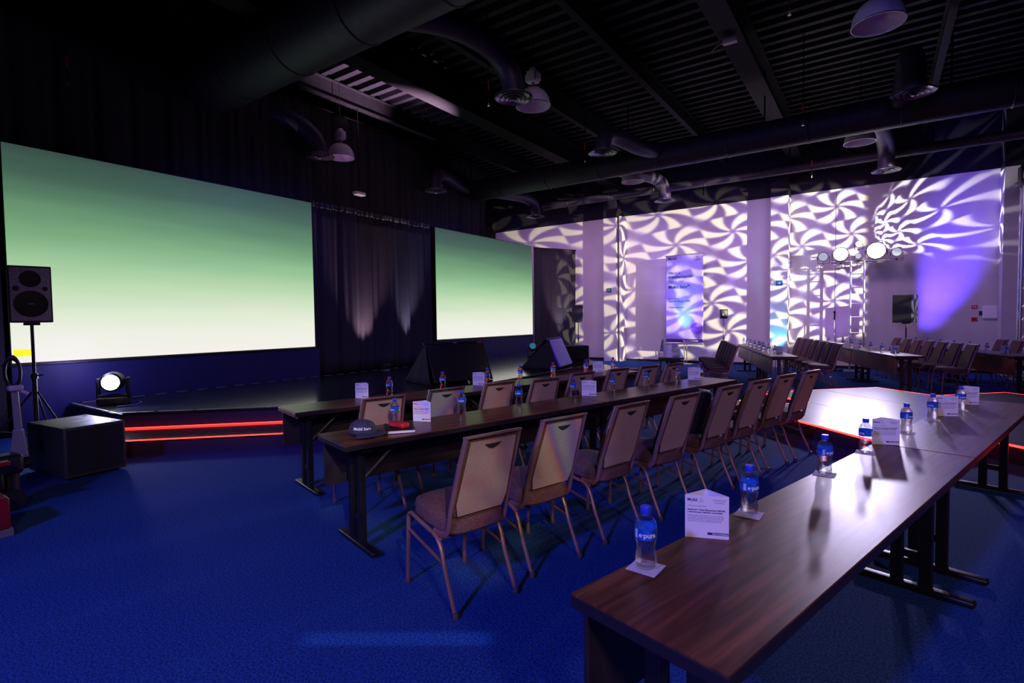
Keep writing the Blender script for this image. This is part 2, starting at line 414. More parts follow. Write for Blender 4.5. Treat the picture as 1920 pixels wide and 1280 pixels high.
for i, (a, b) in enumerate(PIL):
    structure(MB().box(((a+b)/2, 17.38, 2.48), (b-a, .55, 4.96)).build('trim_%d' % (2+i), M_wall))
    structure(MB().box(((a+b)/2, 17.38, 5.83), (b-a, .55, 1.74)).build('trim_%d' % (6+i), M_band))
structure(MB().box((-1.02, WY-.006, 2.5), (.02, .012, 5.0)).build('trim_10', M_inkg))
for i, (x, z0, z1) in enumerate(((-7.35, 0, 5.0),)):
    structure(MB().box((x, 17.42, 2.5), (.07, .46, 5.0)).build('trim_11', M_wall))
# joists and beams under the deck
k = 12
for x, w, hh in ((-2.05, .36, .55), (-4.0, .12, .35), (-6.0, .12, .45), (-7.55, .40, .6), (-9.6, .14, .4), (2.9, .36, .55), (.9, .12, .35), (5.5, .14, .4)):
    mb = MB(); zb = H-.09-hh
    mb.box((x, 5.7, zb+.012), (w, 23.8, .024)).box((x, 5.7, H-.11), (w, 23.8, .024)).box((x, 5.7, zb+hh/2), (.03, 23.8, hh-.03))
    structure(mb.build('trim_%d' % k, M_beam)); k += 1

# ------------------------------------------------------------------ ducts, vents, lamps, sprinklers
def duct(label, y, z, r, x0, x1, m):
    o = thing('air_duct', label, 'duct', (0, y, z))
    mb = MB(); mb.cyl((x0, 0, 0), (x1, 0, 0), r, 28); mb.build('duct_pipe', m, o, smooth=True)
    x = x0+1.0
    while x < x1: MB().torus((x, 0, 0), r+.004, .012, 28, 5, Matrix.Rotation(PI/2, 4, 'Y')).build('seam_ring', m, o, smooth=True); x += 1.5
    x = x0+1.7
    while x < x1-.5: MB().box((x, 0, (H-z)/2+r/2), (.03, .01, H-z-r+.0)).build('hanger_strap', M_beam, o); x += 3
    return o
duct('wide black air duct crossing above the left screen towards the top edge', 4.8, 5.68, .47, -9.7, 12.5, M_duct)
duct('long dark air duct running under the beams above the back tables', 12.2, 5.24, .29, -9.7, 12.5, M_duct)
duct('slim dark pipe running close to the back wall above the white wall', 16.0, 5.42, .12, -9.7, 12.5, M_duct)

def bez(p0, p1, p2, p3, n=14):
    out = []
    for i in range(n+1):
        t = i/n; a = [(1-t)**3, 3*t*(1-t)**2, 3*t*t*(1-t), t**3]
        out.append(Vector(p0)*a[0]+Vector(p1)*a[1]+Vector(p2)*a[2]+Vector(p3)*a[3])
    return out
def vent(x, y, z, start, mid, label, r=.17):
    o = thing('ceiling_vent', label, 'vent', (x, y, z), 0, 'round vents on flexible ducts')
    L = lambda p: (p[0]-x, p[1]-y, p[2]-z)
    mb = MB(); mb.tube(bez(L(start), L(mid), (0, 0, .75), (0, 0, .04), 18), r, 16)
    pts = bez(L(start), L(mid), (0, 0, .75), (0, 0, .04), 40)
    mb.build('flexible_duct', M_flex, o, smooth=True)
    d = MB()
    for i, rr in enumerate((.29, .21, .135, .07)):
        d.lathe([(rr, -.02-.012*i), (rr-.045, .02-.012*i), (rr-.05, .02-.012*i), (rr-.012, -.024-.012*i)], 32, close=False)
    d.lathe([(.30, -.02), (.30, -.008), (.17, .05), (.17, .06)], 32, close=False)
    d.build('vent_rings', M_vent, o, smooth=True)
    MB().lathe([(.02, -.06), (.035, -.05), (.03, -.03)], 16).build('vent_hub', M_vent, o, smooth=True)
    return o
vent(-4.7, 6.9, 4.95, (-5.75, 5.25, 5.75), (-5.0, 5.9, 5.85), 'round vent hanging beside a dome lamp on a fat curved duct')
vent(-4.76, 10.25, 4.95, (-4.2, 11.9, 5.3), (-4.5, 11.0, 5.1), 'small round vent joined to the long pipe by a short ribbed duct')
vent(-5.15, 15.3, 4.9, (-5.7, 12.4, 5.3), (-5.2, 14.6, 5.4), 'round vent hanging nearest the left end of the patterned wall')
vent(.4, 10.45, 4.95, (.3, 12.0, 5.3), (.35, 11.4, 6.1), 'large round vent with bright rings at the upper right')
vent(.1, 15.4, 4.9, (-.2, 12.4, 5.3), (.1, 14.9, 5.5), 'round vent hanging in front of the bright streaked wall')
vent(-9.6, 6.9, 4.95, (-11.3, 5.0, 5.7), (-10.0, 5.6, 5.85), 'dark round vent above the top right corner of the left screen')
vent(-9.6, 10.4, 4.9, (-9.9, 12.0, 5.3), (-9.7, 11.0, 5.3), 'dark round vent above the curtain between the screens')
vent(-9.4, 15.0, 4.9, (-9.6, 12.4, 5.3), (-9.45, 14.4, 5.4), 'dark round vent above the right end of the right screen')

def dome(x, y, label, zr=5.0, D=.56):
    o = thing('dome_lamp', label, 'lamp', (x, y, zr), 0, 'dome lamps hanging from the ceiling')
    r = D/2; pr = [(r, 0)] + [(r*math.cos(a)**.8, r*1.05*math.sin(a)) for a in [PI/2*k/10 for k in range(1, 10)]] + [(.045, r*1.06)]
    inn = [(max(a-.008, .03), b-.004) for a, b in reversed(pr)]
    MB().lathe(pr+inn, 32, close=False).build('lamp_shade', M_shade, o, smooth=True)
    MB().torus((0, 0, 0), r, .008, 32, 6).build('rim', M_vent, o, smooth=True)
    MB().cyl((0, 0, r*1.04), (0, 0, r*1.04+.09), .03).build('neck', M_steel, o, smooth=True)
    b = MB(); z = r*1.04+.09; b.rbox((0, 0, z+.09), (.16, .16, .18), .012).rbox((.0, 0, z+.08), (.24, .12, .12), .01).rbox((0, 0, z+.205), (.09, .09, .05), .01)
    b.build('ballast_box', M_ballast, o, smooth=True)
    MB().cyl((0, 0, z+.22), (0, 0, H-.06-zr), .006, 6).torus((0, 0, z+.26), .025, .006, 12, 5, Matrix.Rotation(PI/2, 4, 'X')).build('suspension_wire', M_beam, o)
    MB().lathe([(.03, r*.95), (.05, r*.7), (.035, r*.45), (.01, r*.38)], 12).build('bulb', M_lampoff, o, smooth=True)
    return o
M_lampoff = mat('frosted_bulb', (.75, .72, .78), .3)
dome(-.05, 7.9, 'largest dome lamp, cut by the top edge of the photo')
dome(-4.72, 7.5, 'dome lamp hanging beside the round vent with the fat curved duct')
dome(-9.5, 7.35, 'dome lamp hanging above the curtain between the two screens')
dome(-.36, 13.0, 'dome lamp hanging behind the long duct, right of the exit signs')
dome(-5.25, 13.1, 'small dome lamp peeping under the long duct above the patterned wall')

def sprinkler(x, y, z, label):
    o = thing('sprinkler', label, 'sprinkler', (x, y, z), 0, 'thin sprinkler drops from the ceiling')
    MB().cyl((0, 0, .02), (0, 0, H-.05-z), .009, 8).build('drop_pipe', M_beam, o)
    MB().cyl((0, 0, .26), (0, 0, .42), .014, 8).build('red_sleeve', M_red, o)
    MB().lathe([(.022, 0), (.010, .012), (.014, .03), (.012, .05)], 10).build('sprinkler_head', M_steel, o, smooth=True)
for x, y, z, lb in ((-9.79, 2.79, 5, 'thin sprinkler drop above the left screen'), (-10.7, 7.6, 5, 'sprinkler drop just left of the dome lamp above the curtain'), (-5.3, 7.05, 5, 'sprinkler drop just left of the large round vent'),
                    (-5.45, 10.8, 5, 'sprinkler drop left of the small round vent above the long duct'), (-.9, 7.05, 5, 'sprinkler drop at the top edge, left of the largest dome lamp'),
                    (-1.19, 11.2, 5, 'sprinkler drop hanging in front of the long duct'), (-1.44, 15.5, 5, 'sprinkler drop in front of the dark band right of the blue lit exit sign'), (-9.46, 10.5, 5, 'sprinkler drop above the right half of the curtain')):
    sprinkler(x, y, z, lb)
for x, y, z, lb in ((-3.35, 6.9, 6.5, 'small round smoke detector right of the dome lamp and vent'), (-.95, 6.75, 5.9, 'small round smoke detector beside the topmost sprinkler')):
    o = MB().lathe([(.06, 0), (.065, .02), (.07, .035), (.05, .1)], 16).cyl((0, 0, .1), (0, 0, H-z-.02), .012, 6).build('smoke_detector', M_ballast, None, (x, y, z), smooth=True); tag(o, lb, 'smoke detector')
o = MB().rbox((0, 0, 0), (.22, .10, .07), .01).tube([(-.11, 0, 0), (-.2, 0, -.02), (-.3, .01, -.09)], .006, 6).build('junction_box', M_ballast, None, (-2.05, 9.3, 5.99), smooth=True); tag(o, 'small white junction box fixed to the wide ceiling beam', 'junction box')
o = thing('ceiling_projector', 'small white box hanging on a thin pole above the curtain', 'projector', (-9.6, 7.9, 4.35))
MB().rbox((0, 0, 0), (.16, .26, .08), .02).build('casing', M_white, o, smooth=True); MB().cyl((0, 0, .04), (0, 0, H-.05-4.35), .01, 8).build('pole', M_beam, o)

# ------------------------------------------------------------------ screens and drapes
SX = -9.5
def screen(y0, y1, label, mark=False):
    o = thing('led_screen', label, 'screen', (SX, (y0+y1)/2, .98), 0, 'led walls behind the stage')
    w = y1-y0; h = 2.95
    MB().box((-.09, 0, h/2), (.16, w, h)).build('cabinet', M_bezel, o)
    MB().box((-.005, 0, h/2), (.012, w-.03, h-.03)).build('display', M_screen, o)
    MB().box((0, 0, -.012), (.06, w+.02, .024)).build('bottom_trim', M_bezel, o)
    if mark: MB().box((.002, -w/2+.13, .15), (.006, .2, .09)).build('yellow_mark', M_yellow, o)
    return o
screen(1.96, 6.61, 'larger looking green to white led wall at the left edge', True)
screen(10.24, 14.93, 'green to white led wall right of the curtain')
for y0, y1, lb in ((1.96, 6.69, 'navy panel under the left led wall'), (10.2, 14.98, 'navy panel under the right led wall')):
    tag(MB().box((SX-.04, (y0+y1)/2, .475), (.09, y1-y0, .95)).build('base_panel', M_panel, bevel=.006), lb, 'panel', 'navy panels under the led walls')

def drape(path, z0, z1, label, amp=.07, seed=1, ruffle=False, name='stage_curtain'):
    rnd = random.Random(seed); L = [0]
    for a, b in zip(path, path[1:]): L.append(L[-1]+(Vector(b)-Vector(a)).length)
    T = L[-1]; n = int(T*60)
    folds = [(rnd.uniform(2.2, 3.2), rnd.uniform(0, 6), .55), (rnd.uniform(5, 7), rnd.uniform(0, 6), .35), (rnd.uniform(11, 14), rnd.uniform(0, 6), .20), (rnd.uniform(19, 23), rnd.uniform(0, 6), .12)]
    def fn(u, v):
        s_ = u*T; i = max(k for k in range(len(L)-1) if L[k] <= s_+1e-6); f = (s_-L[i])/(L[i+1]-L[i])
        a, b = Vector(path[i]), Vector(path[i+1]); p = a.lerp(b, f); nrm = Vector((b.y-a.y, -(b.x-a.x))).normalized()
        g = sum(q*math.sin(w*s_*2.0+ph+.35*math.sin(v*2+ph)) for w, ph, q in folds)
        spread = .55+.45*(1-v)
        off = amp*g*spread
        return (p.x+nrm.x*off, p.y+nrm.y*off, z0+(z1-z0)*v)
    o = thing(name, label, 'curtain')
    MB().grid(fn, n, 14).build('cloth', M_drape, o, smooth=True, solid=.006)
    if ruffle:
        mb = MB(); s_ = 0
        def rf(u, v):
            p = fn(u, 1.0); a = (v-.5)
            return (p[0]+.03*math.sin(u*n*.9)+.02*math.sin(u*n*2.3), p[1]+.012*math.sin(u*n*1.7), z1-.05+.11*v+.012*math.sin(u*n*1.3))
        mb.grid(rf, n*2, 3).build('ruffled_header', M_ruf, o, smooth=True, solid=.006)
    MB().cyl((path[0][0], path[0][1], z1-.02), (path[-1][0], path[-1][1], z1-.02), .02, 8).build('rod', M_beam, o)
    return o
M_ruf = mat('crumpled_header', (.09, .08, .10), .5, noise=.4, nscale=60)
drape([(-9.62, 6.68), (-9.62, 10.17)], .40, 3.93, 'black pleated curtain hanging between the two led walls', .105, 3, True)
drape([(-9.5, 15.0), (-8.72, 16.55)], .02, 3.90, 'black pleated curtain right of the right led wall', .08, 9)
drape([(-9.9, -3.0), (-9.9, 12.9)], .02, 6.1, 'tall black backdrop drape behind and above the led walls', .05, 5, name='backdrop_drape')
drape([(-9.55, -3.0), (-9.55, 1.93)], .02, 5.2, 'black drape at the left edge beside the left led wall', .06, 6)

# ------------------------------------------------------------------ stage and platform
ST = [(-9.44, 2.53), (-7.83, 2.53), (-5.60, 4.76), (-5.60, 12.07), (-7.83, 14.3), (-9.44, 14.3)]
def off(poly_front, d):
    pass
o = thing('stage', 'low black glossy stage with chamfered corners in front of the led walls', 'stage')
MB().prism(ST, .36, .39).build('stage_top', M_stage, o)
q = .03; IN = [(-9.44, 2.56), (-7.84, 2.56), (-5.63, 4.77), (-5.63, 12.06), (-7.84, 14.27), (-9.44, 14.27)]
MB().prism(IN, .0, .36).build('stage_skirt', M_skirt, o)
tp = MB()
for a, b in zip(ST[:-1], ST[1:]):
    A, B = Vector(a), Vector(b); L = (B-A).length; dn = (B-A).normalized(); k = 0.05
    while k < L-.1:
        c = A+dn*(k+.2); nn = Vector((-dn.y, dn.x)); c = c+nn*.035
        MB().box((c.x, c.y, .3915), (.4, .03, .003), math.atan2(dn.y, dn.x)).build('edge_tape', M_tape, o); k += .45
k = 2.75
while k < 14: MB().box((-9.36, k, .3915), (.03, .16, .003)).build('edge_tape', M_tape, o); k += .31
# lower step in front
c2 = math.sqrt(2); d = .69; t_ = math.tan(PI/8)*d
S2 = [(-8.35, 2.53-.98+.55), ]
STEP = [(-7.83, 2.53), (-7.13, 2.26), (-4.91, 4.47), (-4.91, 12.36), (-7.14, 14.57), (-7.83, 14.3), (-5.60, 12.07), (-5.60, 4.76)]
st = thing('stage_step', 'low black step with red light strips along the front of the stage', 'step')
MB().prism(STEP, .165, .19).build('tread', M_stage, st)
MB().prism([(-7.80, 2.56), (-7.14, 2.31), (-4.94, 4.49), (-4.94, 12.34), (-7.14, 14.52), (-7.8, 14.27), (-5.61, 12.05), (-5.61, 4.78)], 0, .165).build('riser', M_skirt, st)
def strip(p0, p1, z, w=.012, h=.012):
    p0, p1 = Vector(p0), Vector(p1); c = (p0+p1)/2; dv = p1-p0
    return MB().box((c.x, c.y, z), (dv.length, w, h), math.atan2(dv.y, dv.x))
for a, b, z in (((-7.13, 2.24), (-4.895, 4.465), .178), ((-4.895, 4.47), (-4.895, 12.36), .178), ((-4.9, 12.38), (-7.14, 14.59), .178)):
    strip(a, b, z).build('led_strip', M_led, st)
for a, b, z in (((-7.80, 2.53), (-5.585, 4.745), .20), ((-5.585, 4.76), (-5.585, 12.07), .20), ((-5.59, 12.08), (-7.81, 14.28), .20)):
    strip(a, b, z).build('led_strip', M_led, st)

def sd(s_, d_): return ((s_-d_)/2, (s_+d_)/2)         # x+y = s, y-x = d
pf = thing('platform', 'low grey platform edged with red light strips between the table blocks', 'platform')
cells = {'a': (6.6, 8.2, 6.65, 9.85), 'b': (8.2, 9.85, 3.4, 11.5), 'c': (9.85, 11.5, 3.4, 11.5), 'd': (11.5, 13.47, 6.65, 10.0), 'e': (6.0, 6.95, 9.9, 10.95)}
g = .006
for key, (s0, s1, d0, d1) in cells.items():
    P = [sd(s0+g, d0+g), sd(s1-g, d0+g), sd(s1-g, d1-g), sd(s0+g, d1-g)]
    MB().prism(P, .175, .2).build('deck_panel', M_plat, pf, bevel=.003)
    P = [sd(s0+.03, d0+.03), sd(s1-.03, d0+.03), sd(s1-.03, d1-.03), sd(s0+.03, d1-.03)]
    MB().prism(P, 0, .175).build('deck_skirt', M_skirt, pf)
def edge(s0, d0, s1, d1): strip(sd(s0, d0), sd(s1, d1), .19, .014, .02).build('led_strip', M_led, pf)
edge(6.59, 6.65, 6.59, 9.85); edge(6.6, 9.86, 8.19, 9.86); edge(8.19, 9.88, 8.19, 11.5); edge(8.2, 11.51, 11.5, 11.51)
edge(11.51, 11.5, 11.51, 10.02); edge(11.52, 10.01, 13.47, 10.01); edge(13.48, 10.0, 13.48, 6.65); edge(8.19, 3.4, 8.19, 6.63); edge(6.6, 6.64, 8.19, 6.64)
for p0, p1 in (((6.0, 9.9), (6.0, 10.95)), ((6.95, 9.9), (6.95, 10.95))):
    mb = MB()
    for k in range(7):
        t = (k+.5)/7; x, y = sd(p0[0], p0[1]+(p1[1]-p0[1])*t); mb.box((x, y, .205), (.02, .02, .012))
    mb.build('led_dots', M_leddot, pf)

# ------------------------------------------------------------------ folding training tables
def arc(c, r, a0, a1, n, x=0):
    return [(x, c[0]+r*math.cos(a0+(a1-a0)*k/n), c[1]+r*math.sin(a0+(a1-a0)*k/n)) for k in range(n+1)]
TZ = .74
def make_table(L, label, loc, rz, group, wood_panel=False, W=.47):
    """long axis y (0..L), +x is the sitter's side, modesty board hangs on the -x side"""
    o = thing('folding_table', label, 'table', loc, rz, group)
    MB().box((0, L/2, TZ-.003), (W-.004, L-.006, .006)).build('tabletop', M_wood, o)
    MB().box((0, L/2, TZ-.023), (W, L-.002, .034)).build('edge_band', M_tedge, o, bevel=.003)
    MB().box((0, L/2, TZ-.055), (W-.16, L-.1, .03)).box((0.1, L/2, TZ-.06), (.03, L-.3, .04)).build('under_frame', M_tblack, o)
    for y in (.17, L-.17):
        lg = MB().box((-.065, y, .36), (.055, .045, .66)).box((.065, y, .36), (.055, .045, .66)).box((0, y, .672), (.36, .06, .022)).box((0, y, .20), (.08, .03, .04)).build('leg', M_tblack, o, bevel=.004)
        MB().rbox((0, y, .024), (.54, .062, .034), .012).build('foot_bar', M_tblack, lg, smooth=True)
        for sx in (-.24, .24): MB().cyl((sx, y, 0), (sx, y, .012), .016, 10).build('foot_pad', M_glide, lg)
        s_ = 1 if y < L/2 else -1
        MB().tube([(.0, y+.02*s_, .42), (.0, y+.34*s_, .685)], .008, 6).box((0, y+.33*s_, .682), (.05, .06, .02)).build('folding_brace', M_gray, o)
    mb = MB().box((-W/2+.03, L/2, .535), (.018, L-.06, .30)); mb.build('modesty_board', M_wood if wood_panel else M_modesty, o, bevel=.003)
    cl = MB()
    for y in (.25, L*.5-.2, L*.5+.2, L-.25): cl.rbox((-W/2+.016, y, .69), (.02, .10, .03), .004).cyl((-W/2+.018, y, .41), (-W/2+.01, y, .41), .009, 8)
    cl.build('panel_clips', M_gray, o)
    return o
def lab(u, t, z=0): return XY(u, t, z)
G1 = 'dark training tables in the left block'
RZ = -DL
make_table(2.43, 'dark wood table with the cap and notebook, middle row', lab(-3.34, 1.27), RZ, G1)
make_table(2.43, 'dark wood table in the middle row, at its far end by the stacked chair row', lab(-3.34, 3.71), RZ, G1)
make_table(2.40, 'dark wood table nearest the stage with its end lit green', lab(-4.77, 1.43), RZ, G1)
make_table(2.40, 'dark wood table in the row by the stage, far end under the last card', lab(-4.80, 3.84), RZ, G1)
make_table(2.60, 'large dark wood table filling the bottom right foreground', lab(-.77, 1.04), RZ, G1, W=.46)
make_table(2.47, 'dark wood table joined to the far end of the foreground table', lab(-.77, 3.65), RZ, G1, W=.46)

FA = R(18.5)
def FXY(o, u, t, z=0):     # o = near stage-side corner, u to the right along the end, t along the row
    return (o[0]+u*math.cos(FA)-t*math.sin(FA), o[1]+u*math.sin(FA)+t*math.cos(FA), z)
F0, F1, F2, F3 = (-3.44, 9.84), (-1.66, 10.97), (.26, 12.01), (1.98, 12.7)
G2 = 'training tables in the right block'
nm = ['leftmost row of the right block, before the tall banner', 'row behind the block of closely packed chairs', 'middle row of the right block below the speaker stand', 'rightmost row of the right block']
for k_, (F, nme) in enumerate(zip((F0, F1, F2, F3), nm)):
    for j in range(2):
        make_table(2.43, 'dark table, %s half of the %s' % ('near' if j == 0 else 'far', nme), FXY(F, .235, j*2.44), FA, G2, wood_panel=(k_ > 0))

# ------------------------------------------------------------------ chairs
def make_chair():
    """origin on the floor, faces +y"""
    o = thing('stacking_chair', 'chair', 'chair')
    w = .225
    for sx in (-1, 1):
        x = sx*w
        # front leg with the bent-over seat rail
        pts = [(x, .245, .012), (x, .235, .20), (x, .225, .36)] + arc((.185, .365), .04, 0.1, PI/2, 5, x) + [(x, .08, .385), (x, -.05, .362)]
        l1 = MB().tube(pts, .011, 8, w=.014).build('leg', M_bronze, o, smooth=True)
        MB().lathe([(.018, 0), (.02, .012), (.014, .03)], 10, Matrix.Translation((x, .245, 0))).build('glide', M_glide, l1, smooth=True)
        pts = [(x, -.04, .364)] + arc((-.075, .30), .066, PI/2-.1, .25+PI-2.55+1.05, 1, x)[:0] + [(x, -.08, .352), (x, -.112, .325), (x, -.13, .29), (x, -.16, .20), (x*1.01, -.25, .012)]
        l2 = MB().tube(pts, .011, 8, w=.014).build('leg', M_bronze, o, smooth=True)
        MB().lathe([(.018, 0), (.02, .012), (.014, .03)], 10, Matrix.Translation((x*1.01, -.252, 0))).build('glide', M_glide, l2, smooth=True)
        MB().tube([(x, .232, .31), (x, -.143, .235)], .007, 6, w=.011).build('side_brace', M_bronze, o, smooth=True)
    # back frame: J-shaped uprights joined by a flat top rail
    fr = MB()
    for sx in (-1, 1):
        x = sx*.212
        pts = [(x, -.04, .372), (x, -.115, .372)] + arc((-.125, .412), .04, -PI/2+.1, -PI+.35, 5, x)[0:0] + [(x, -.150, .380), (x, -.172, .402), (x, -.183, .44), (x*.99, -.20, .53), (x*.95, -.25, .76), (x*.91, -.282, .895)]
        fr.tube(pts, .017, 8, w=.011)
    fr.tube([(-.205*.945, -.282, .893), (.205*.945, -.282, .893)], .008, 8)
    tr = Matrix.Translation((0, -.280, .890))@Matrix.Rotation(R(12), 4, 'X')
    fr.rbox((0, -.280, .893), (.405, .040, .014), .004, M=Matrix.Rotation(R(-10), 4, 'X'))
    fr.build('back_frame', M_bronze, o, smooth=True)
    def plane(z): # centre line of the back, y as function of z
        return -.183-(z-.44)*(.099/.455)
    def slab(z0, z1, hw0, hw1, yo, th, n=6, crown=0):
        def ring(z, hw):
            return [(-hw, plane(z)+yo, z), (hw, plane(z)+yo, z), (hw*.97, plane(z)+yo+th, z), (-hw*.97, plane(z)+yo+th, z)]
        mb = MB(); vs = []
        for i in range(n+1):
            f = i/n; c = crown*math.sin(PI*f); z = z0+(z1-z0)*f; hw = hw0+(hw1-hw0)*f
            if i in (0,): hw -= .025
            r_ = ring(z, hw); r_[2] = (r_[2][0], r_[2][1]+c, z); r_[3] = (r_[3][0], r_[3][1]+c, z); vs += r_
        fs = [(0, 1, 2, 3), tuple(4*n+k for k in (3, 2, 1, 0))]
        for i in range(n):
            for k in range(4): fs.append((4*i+k, 4*i+(k+1) % 4, 4*i+4+(k+1) % 4, 4*i+4+k))
        return mb.add(vs, fs)
    slab(.47, .885, .205, .180, .004, .035, crown=.012).build('backrest', M_seat, o, smooth=True)
    bp = slab(.475, .868, .190, .166, -.012, .012).build('back_panel', M_back, o)
    # hand hold: dark inlay under the top rail, the scoop's shade as colour
    vs = []; n = 10
    for yo in (-.0135, -.006):
        for k in range(n+1):
            x = -.06+.12*k/n; vs.append((x, plane(.846)+yo, .846))
        for k in range(n+1):
            x = .06-.12*k/n; z = .844-.026*math.sin(PI*(k/n)); vs.append((x, plane(z)+yo, z))
    m_ = 2*(n+1); fs = [tuple(range(m_)), tuple(reversed(range(m_, 2*m_)))]+[(i, (i+1) % m_, m_+(i+1) % m_, m_+i) for i in range(m_)]
    MB().add(vs, fs).build('hand_hold', M_slot, bp)
    # seat: crowned cushion, front rounded in plan
    prof = []
    plan = []
    for k in range(24):
        a = 2*PI*k/24; cx, cyy = math.cos(a), math.sin(a)
        e_ = .42; px = .222*math.copysign(abs(cx)**e_, cx); py = .225*math.copysign(abs(cyy)**e_, cyy)
        if py > 0: px *= (1-.10*(py/.225)**2)
        plan.append((px, py+.02))
    vs = []; fs = []; layers = [(.93, .385), (1, .40), (1.0, .445), (.97, .462), (.86, .474), (.6, .482), (.3, .485)]
    for sc, z in layers:
        for px, py in plan: vs.append((px*sc, .02+(py-.02)*sc, z+(py*.06)))
    m_ = 24
    for i in range(len(layers)-1):
        for k in range(m_): fs.append((i*m_+k, i*m_+(k+1) % m_, (i+1)*m_+(k+1) % m_, (i+1)*m_+k))
    fs.append(tuple(reversed(range(m_)))); fs.append(tuple((len(layers)-1)*m_+k for k in range(m_)))
    MB().add(vs, fs).build('seat', M_seat, o, smooth=True)
    MB().tube([(-.22, .15, .375), (.22, .15, .375)], .009, 6).tube([(-.22, -.1, .345), (.22, -.1, .345)], .009, 6).build('cross_bar', M_bronze, o)
    for ob in o.children_recursive:
        for v in ob.data.vertices:
            v.co.x *= .87
            if v.co.z > .5: v.co.y -= .05*(v.co.z-.5)/.4
            v.co.z *= 1.033
    return o
chair0 = make_chair(); first = [True]
def chair(x, y, rz, label, group):
    if first[0]:
        first[0] = False; chair0.location = (x, y, 0); chair0.rotation_euler = (0, 0, rz); chair0['label'] = label; chair0['group'] = group; return chair0
    return dup(chair0, (x, y, 0), rz, label, group)
ordn = ['first', 'second', 'third', 'fourth', 'fifth', 'sixth', 'seventh', 'eighth']
FACE = PI/2 - DL          # turns +y to face -u (the screens)
A = [(-2.43, 1.64), (-2.49, 2.22), (-2.51, 2.88), (-2.49, 3.51), (-2.50, 4.19), (-2.51, 4.75), (-2.54, 5.37), (-2.52, 5.93)]
extraA = ['whole chair visible, nearest the camera', 'with the rainbow patch across its back', 'with a gold and grey patch on its back', 'directly left of the black backpack', 'holding the black backpack on its seat', 'just right of the backpack chair', 'last but one before the grey platform', 'rightmost, beside the grey platform']
for i, (u, t) in enumerate(A):
    x, y, _ = XY(u, t); chair(x, y, FACE+random.uniform(-.03, .03), 'brown chair in the front row, %s' % extraA[i], 'brown chairs behind the middle row of tables')
B = [(-4.01, 1.83), (-4.09, 2.44), (-4.10, 3.03), (-4.0, 3.52), (-4.14, 4.19), (-4.14, 4.79), (-4.09, 5.32), (-4.05, 5.78)]
extraB = ['lit gold, above the cap and first bottle', 'between the first card and second bottle', 'seen above the third bottle', 'seen left of the fourth bottle', 'behind the second card', 'right of the fifth bottle', 'behind the sixth bottle', 'rightmost, behind the third card']
for i, (u, t) in enumerate(B):
    x, y, _ = XY(u, t); chair(x, y, FACE+random.uniform(-.03, .03), 'brown chair behind the middle tables, %s' % extraB[i], 'brown chairs behind the tables by the stage')
FF = PI/2 + FA
def far_row(org, n, pitch, who, group, t0=0):
    for i in range(n):
        x, y = org[0]-math.sin(FA)*i*pitch, org[1]+math.cos(FA)*i*pitch
        chair(x, y, FF+random.uniform(-.04, .04), 'brown chair, %s from the near end of the %s' % (ordn[i], who), group)
def org_from_back(cx, cy, t=.19, b=.29):   # right top corner of the back -> chair origin
    return (cx-math.sin(FA)*t-math.cos(FA)*b, cy+math.cos(FA)*t-math.sin(FA)*b)
far_row(org_from_back(-2.28, 10.96), 6, .52, 'tightly packed row', 'packed row of chairs beside the left of the right block')
far_row(org_from_back(-.62, 12.5), 7, .55, 'row between the wood fronted tables', 'chairs between the two left wooden fronted tables')
far_row(org_from_back(1.50, 12.85), 7, .56, 'row before the loudspeaker stand', 'chairs between the two right wooden fronted tables')
far_row(org_from_back(3.0, 13.4), 5, .56, 'rightmost row, at the photo edge', 'chairs at the right edge by the wall box')

# ------------------------------------------------------------------ bottles, coasters, cards
def make_bottle():
    o = thing('water_bottle', 'bottle', 'bottle')
    pr = [(.022, .0), (.029, .004), (.0315, .012), (.0322, .03), (.0305, .045), (.0275, .058), (.0275, .068), (.031, .082), (.0325, .092), (.0325, .128), (.0315, .138), (.027, .149), (.018, .159), (.0135, .164), (.0135, .170)]
    MB().lathe(pr, 28).build('bottle_body', M_water, o, smooth=True)
    MB().lathe([(.0332, .093), (.0332, .127)], 36, close=False).build('label_band', M_label, o, smooth=True)
    lt = MB()
    def wrap(mb2, a0):
        tmp = MB(); text_into(tmp, 'e·pura', .021, Matrix.Identity(4), bold=.0004)
        vs = []
        for v in tmp.v:
            a = a0+v[0]/.0337; r = .0337+v[2]
            vs.append((r*math.cos(a), r*math.sin(a), .102+v[1]))
        mb2.add(vs, tmp.f)
    for a0 in (-PI/2-.55, PI/2-.55):
        lt = MB(); wrap(lt, a0)
        lt.build('label_print', M_white, o)
    for a0 in (-PI/2-1.0, PI/2-1.0):   # small bar code block
        lt = MB()
        for k in range(7):
            a = a0+k*.045; lt.box((.0336*math.cos(a), .0336*math.sin(a), .110), (.0006, .0006 if k % 2 else .0011, .026), a)
        lt.build('bar_code', M_white, o)
    n = 24
    cp = MB().lathe([(.0152, .166), (.0158, .168), (.0158, .186), (.0145, .1885)], 24)
    cp.build('cap', M_cap, o, smooth=True)
    return o
bot0 = make_bottle(); bf = [True]
def bottle(x, y, z, label, group, rz=None):
    rz = random.uniform(-.6, .5)-.1 if rz is None else rz
    if bf[0]:
        bf[0] = False; bot0.location = (x, y, z); bot0.rotation_euler = (0, 0, rz); bot0['label'] = label; bot0['group'] = group; return
    dup(bot0, (x, y, z), rz, label, group)

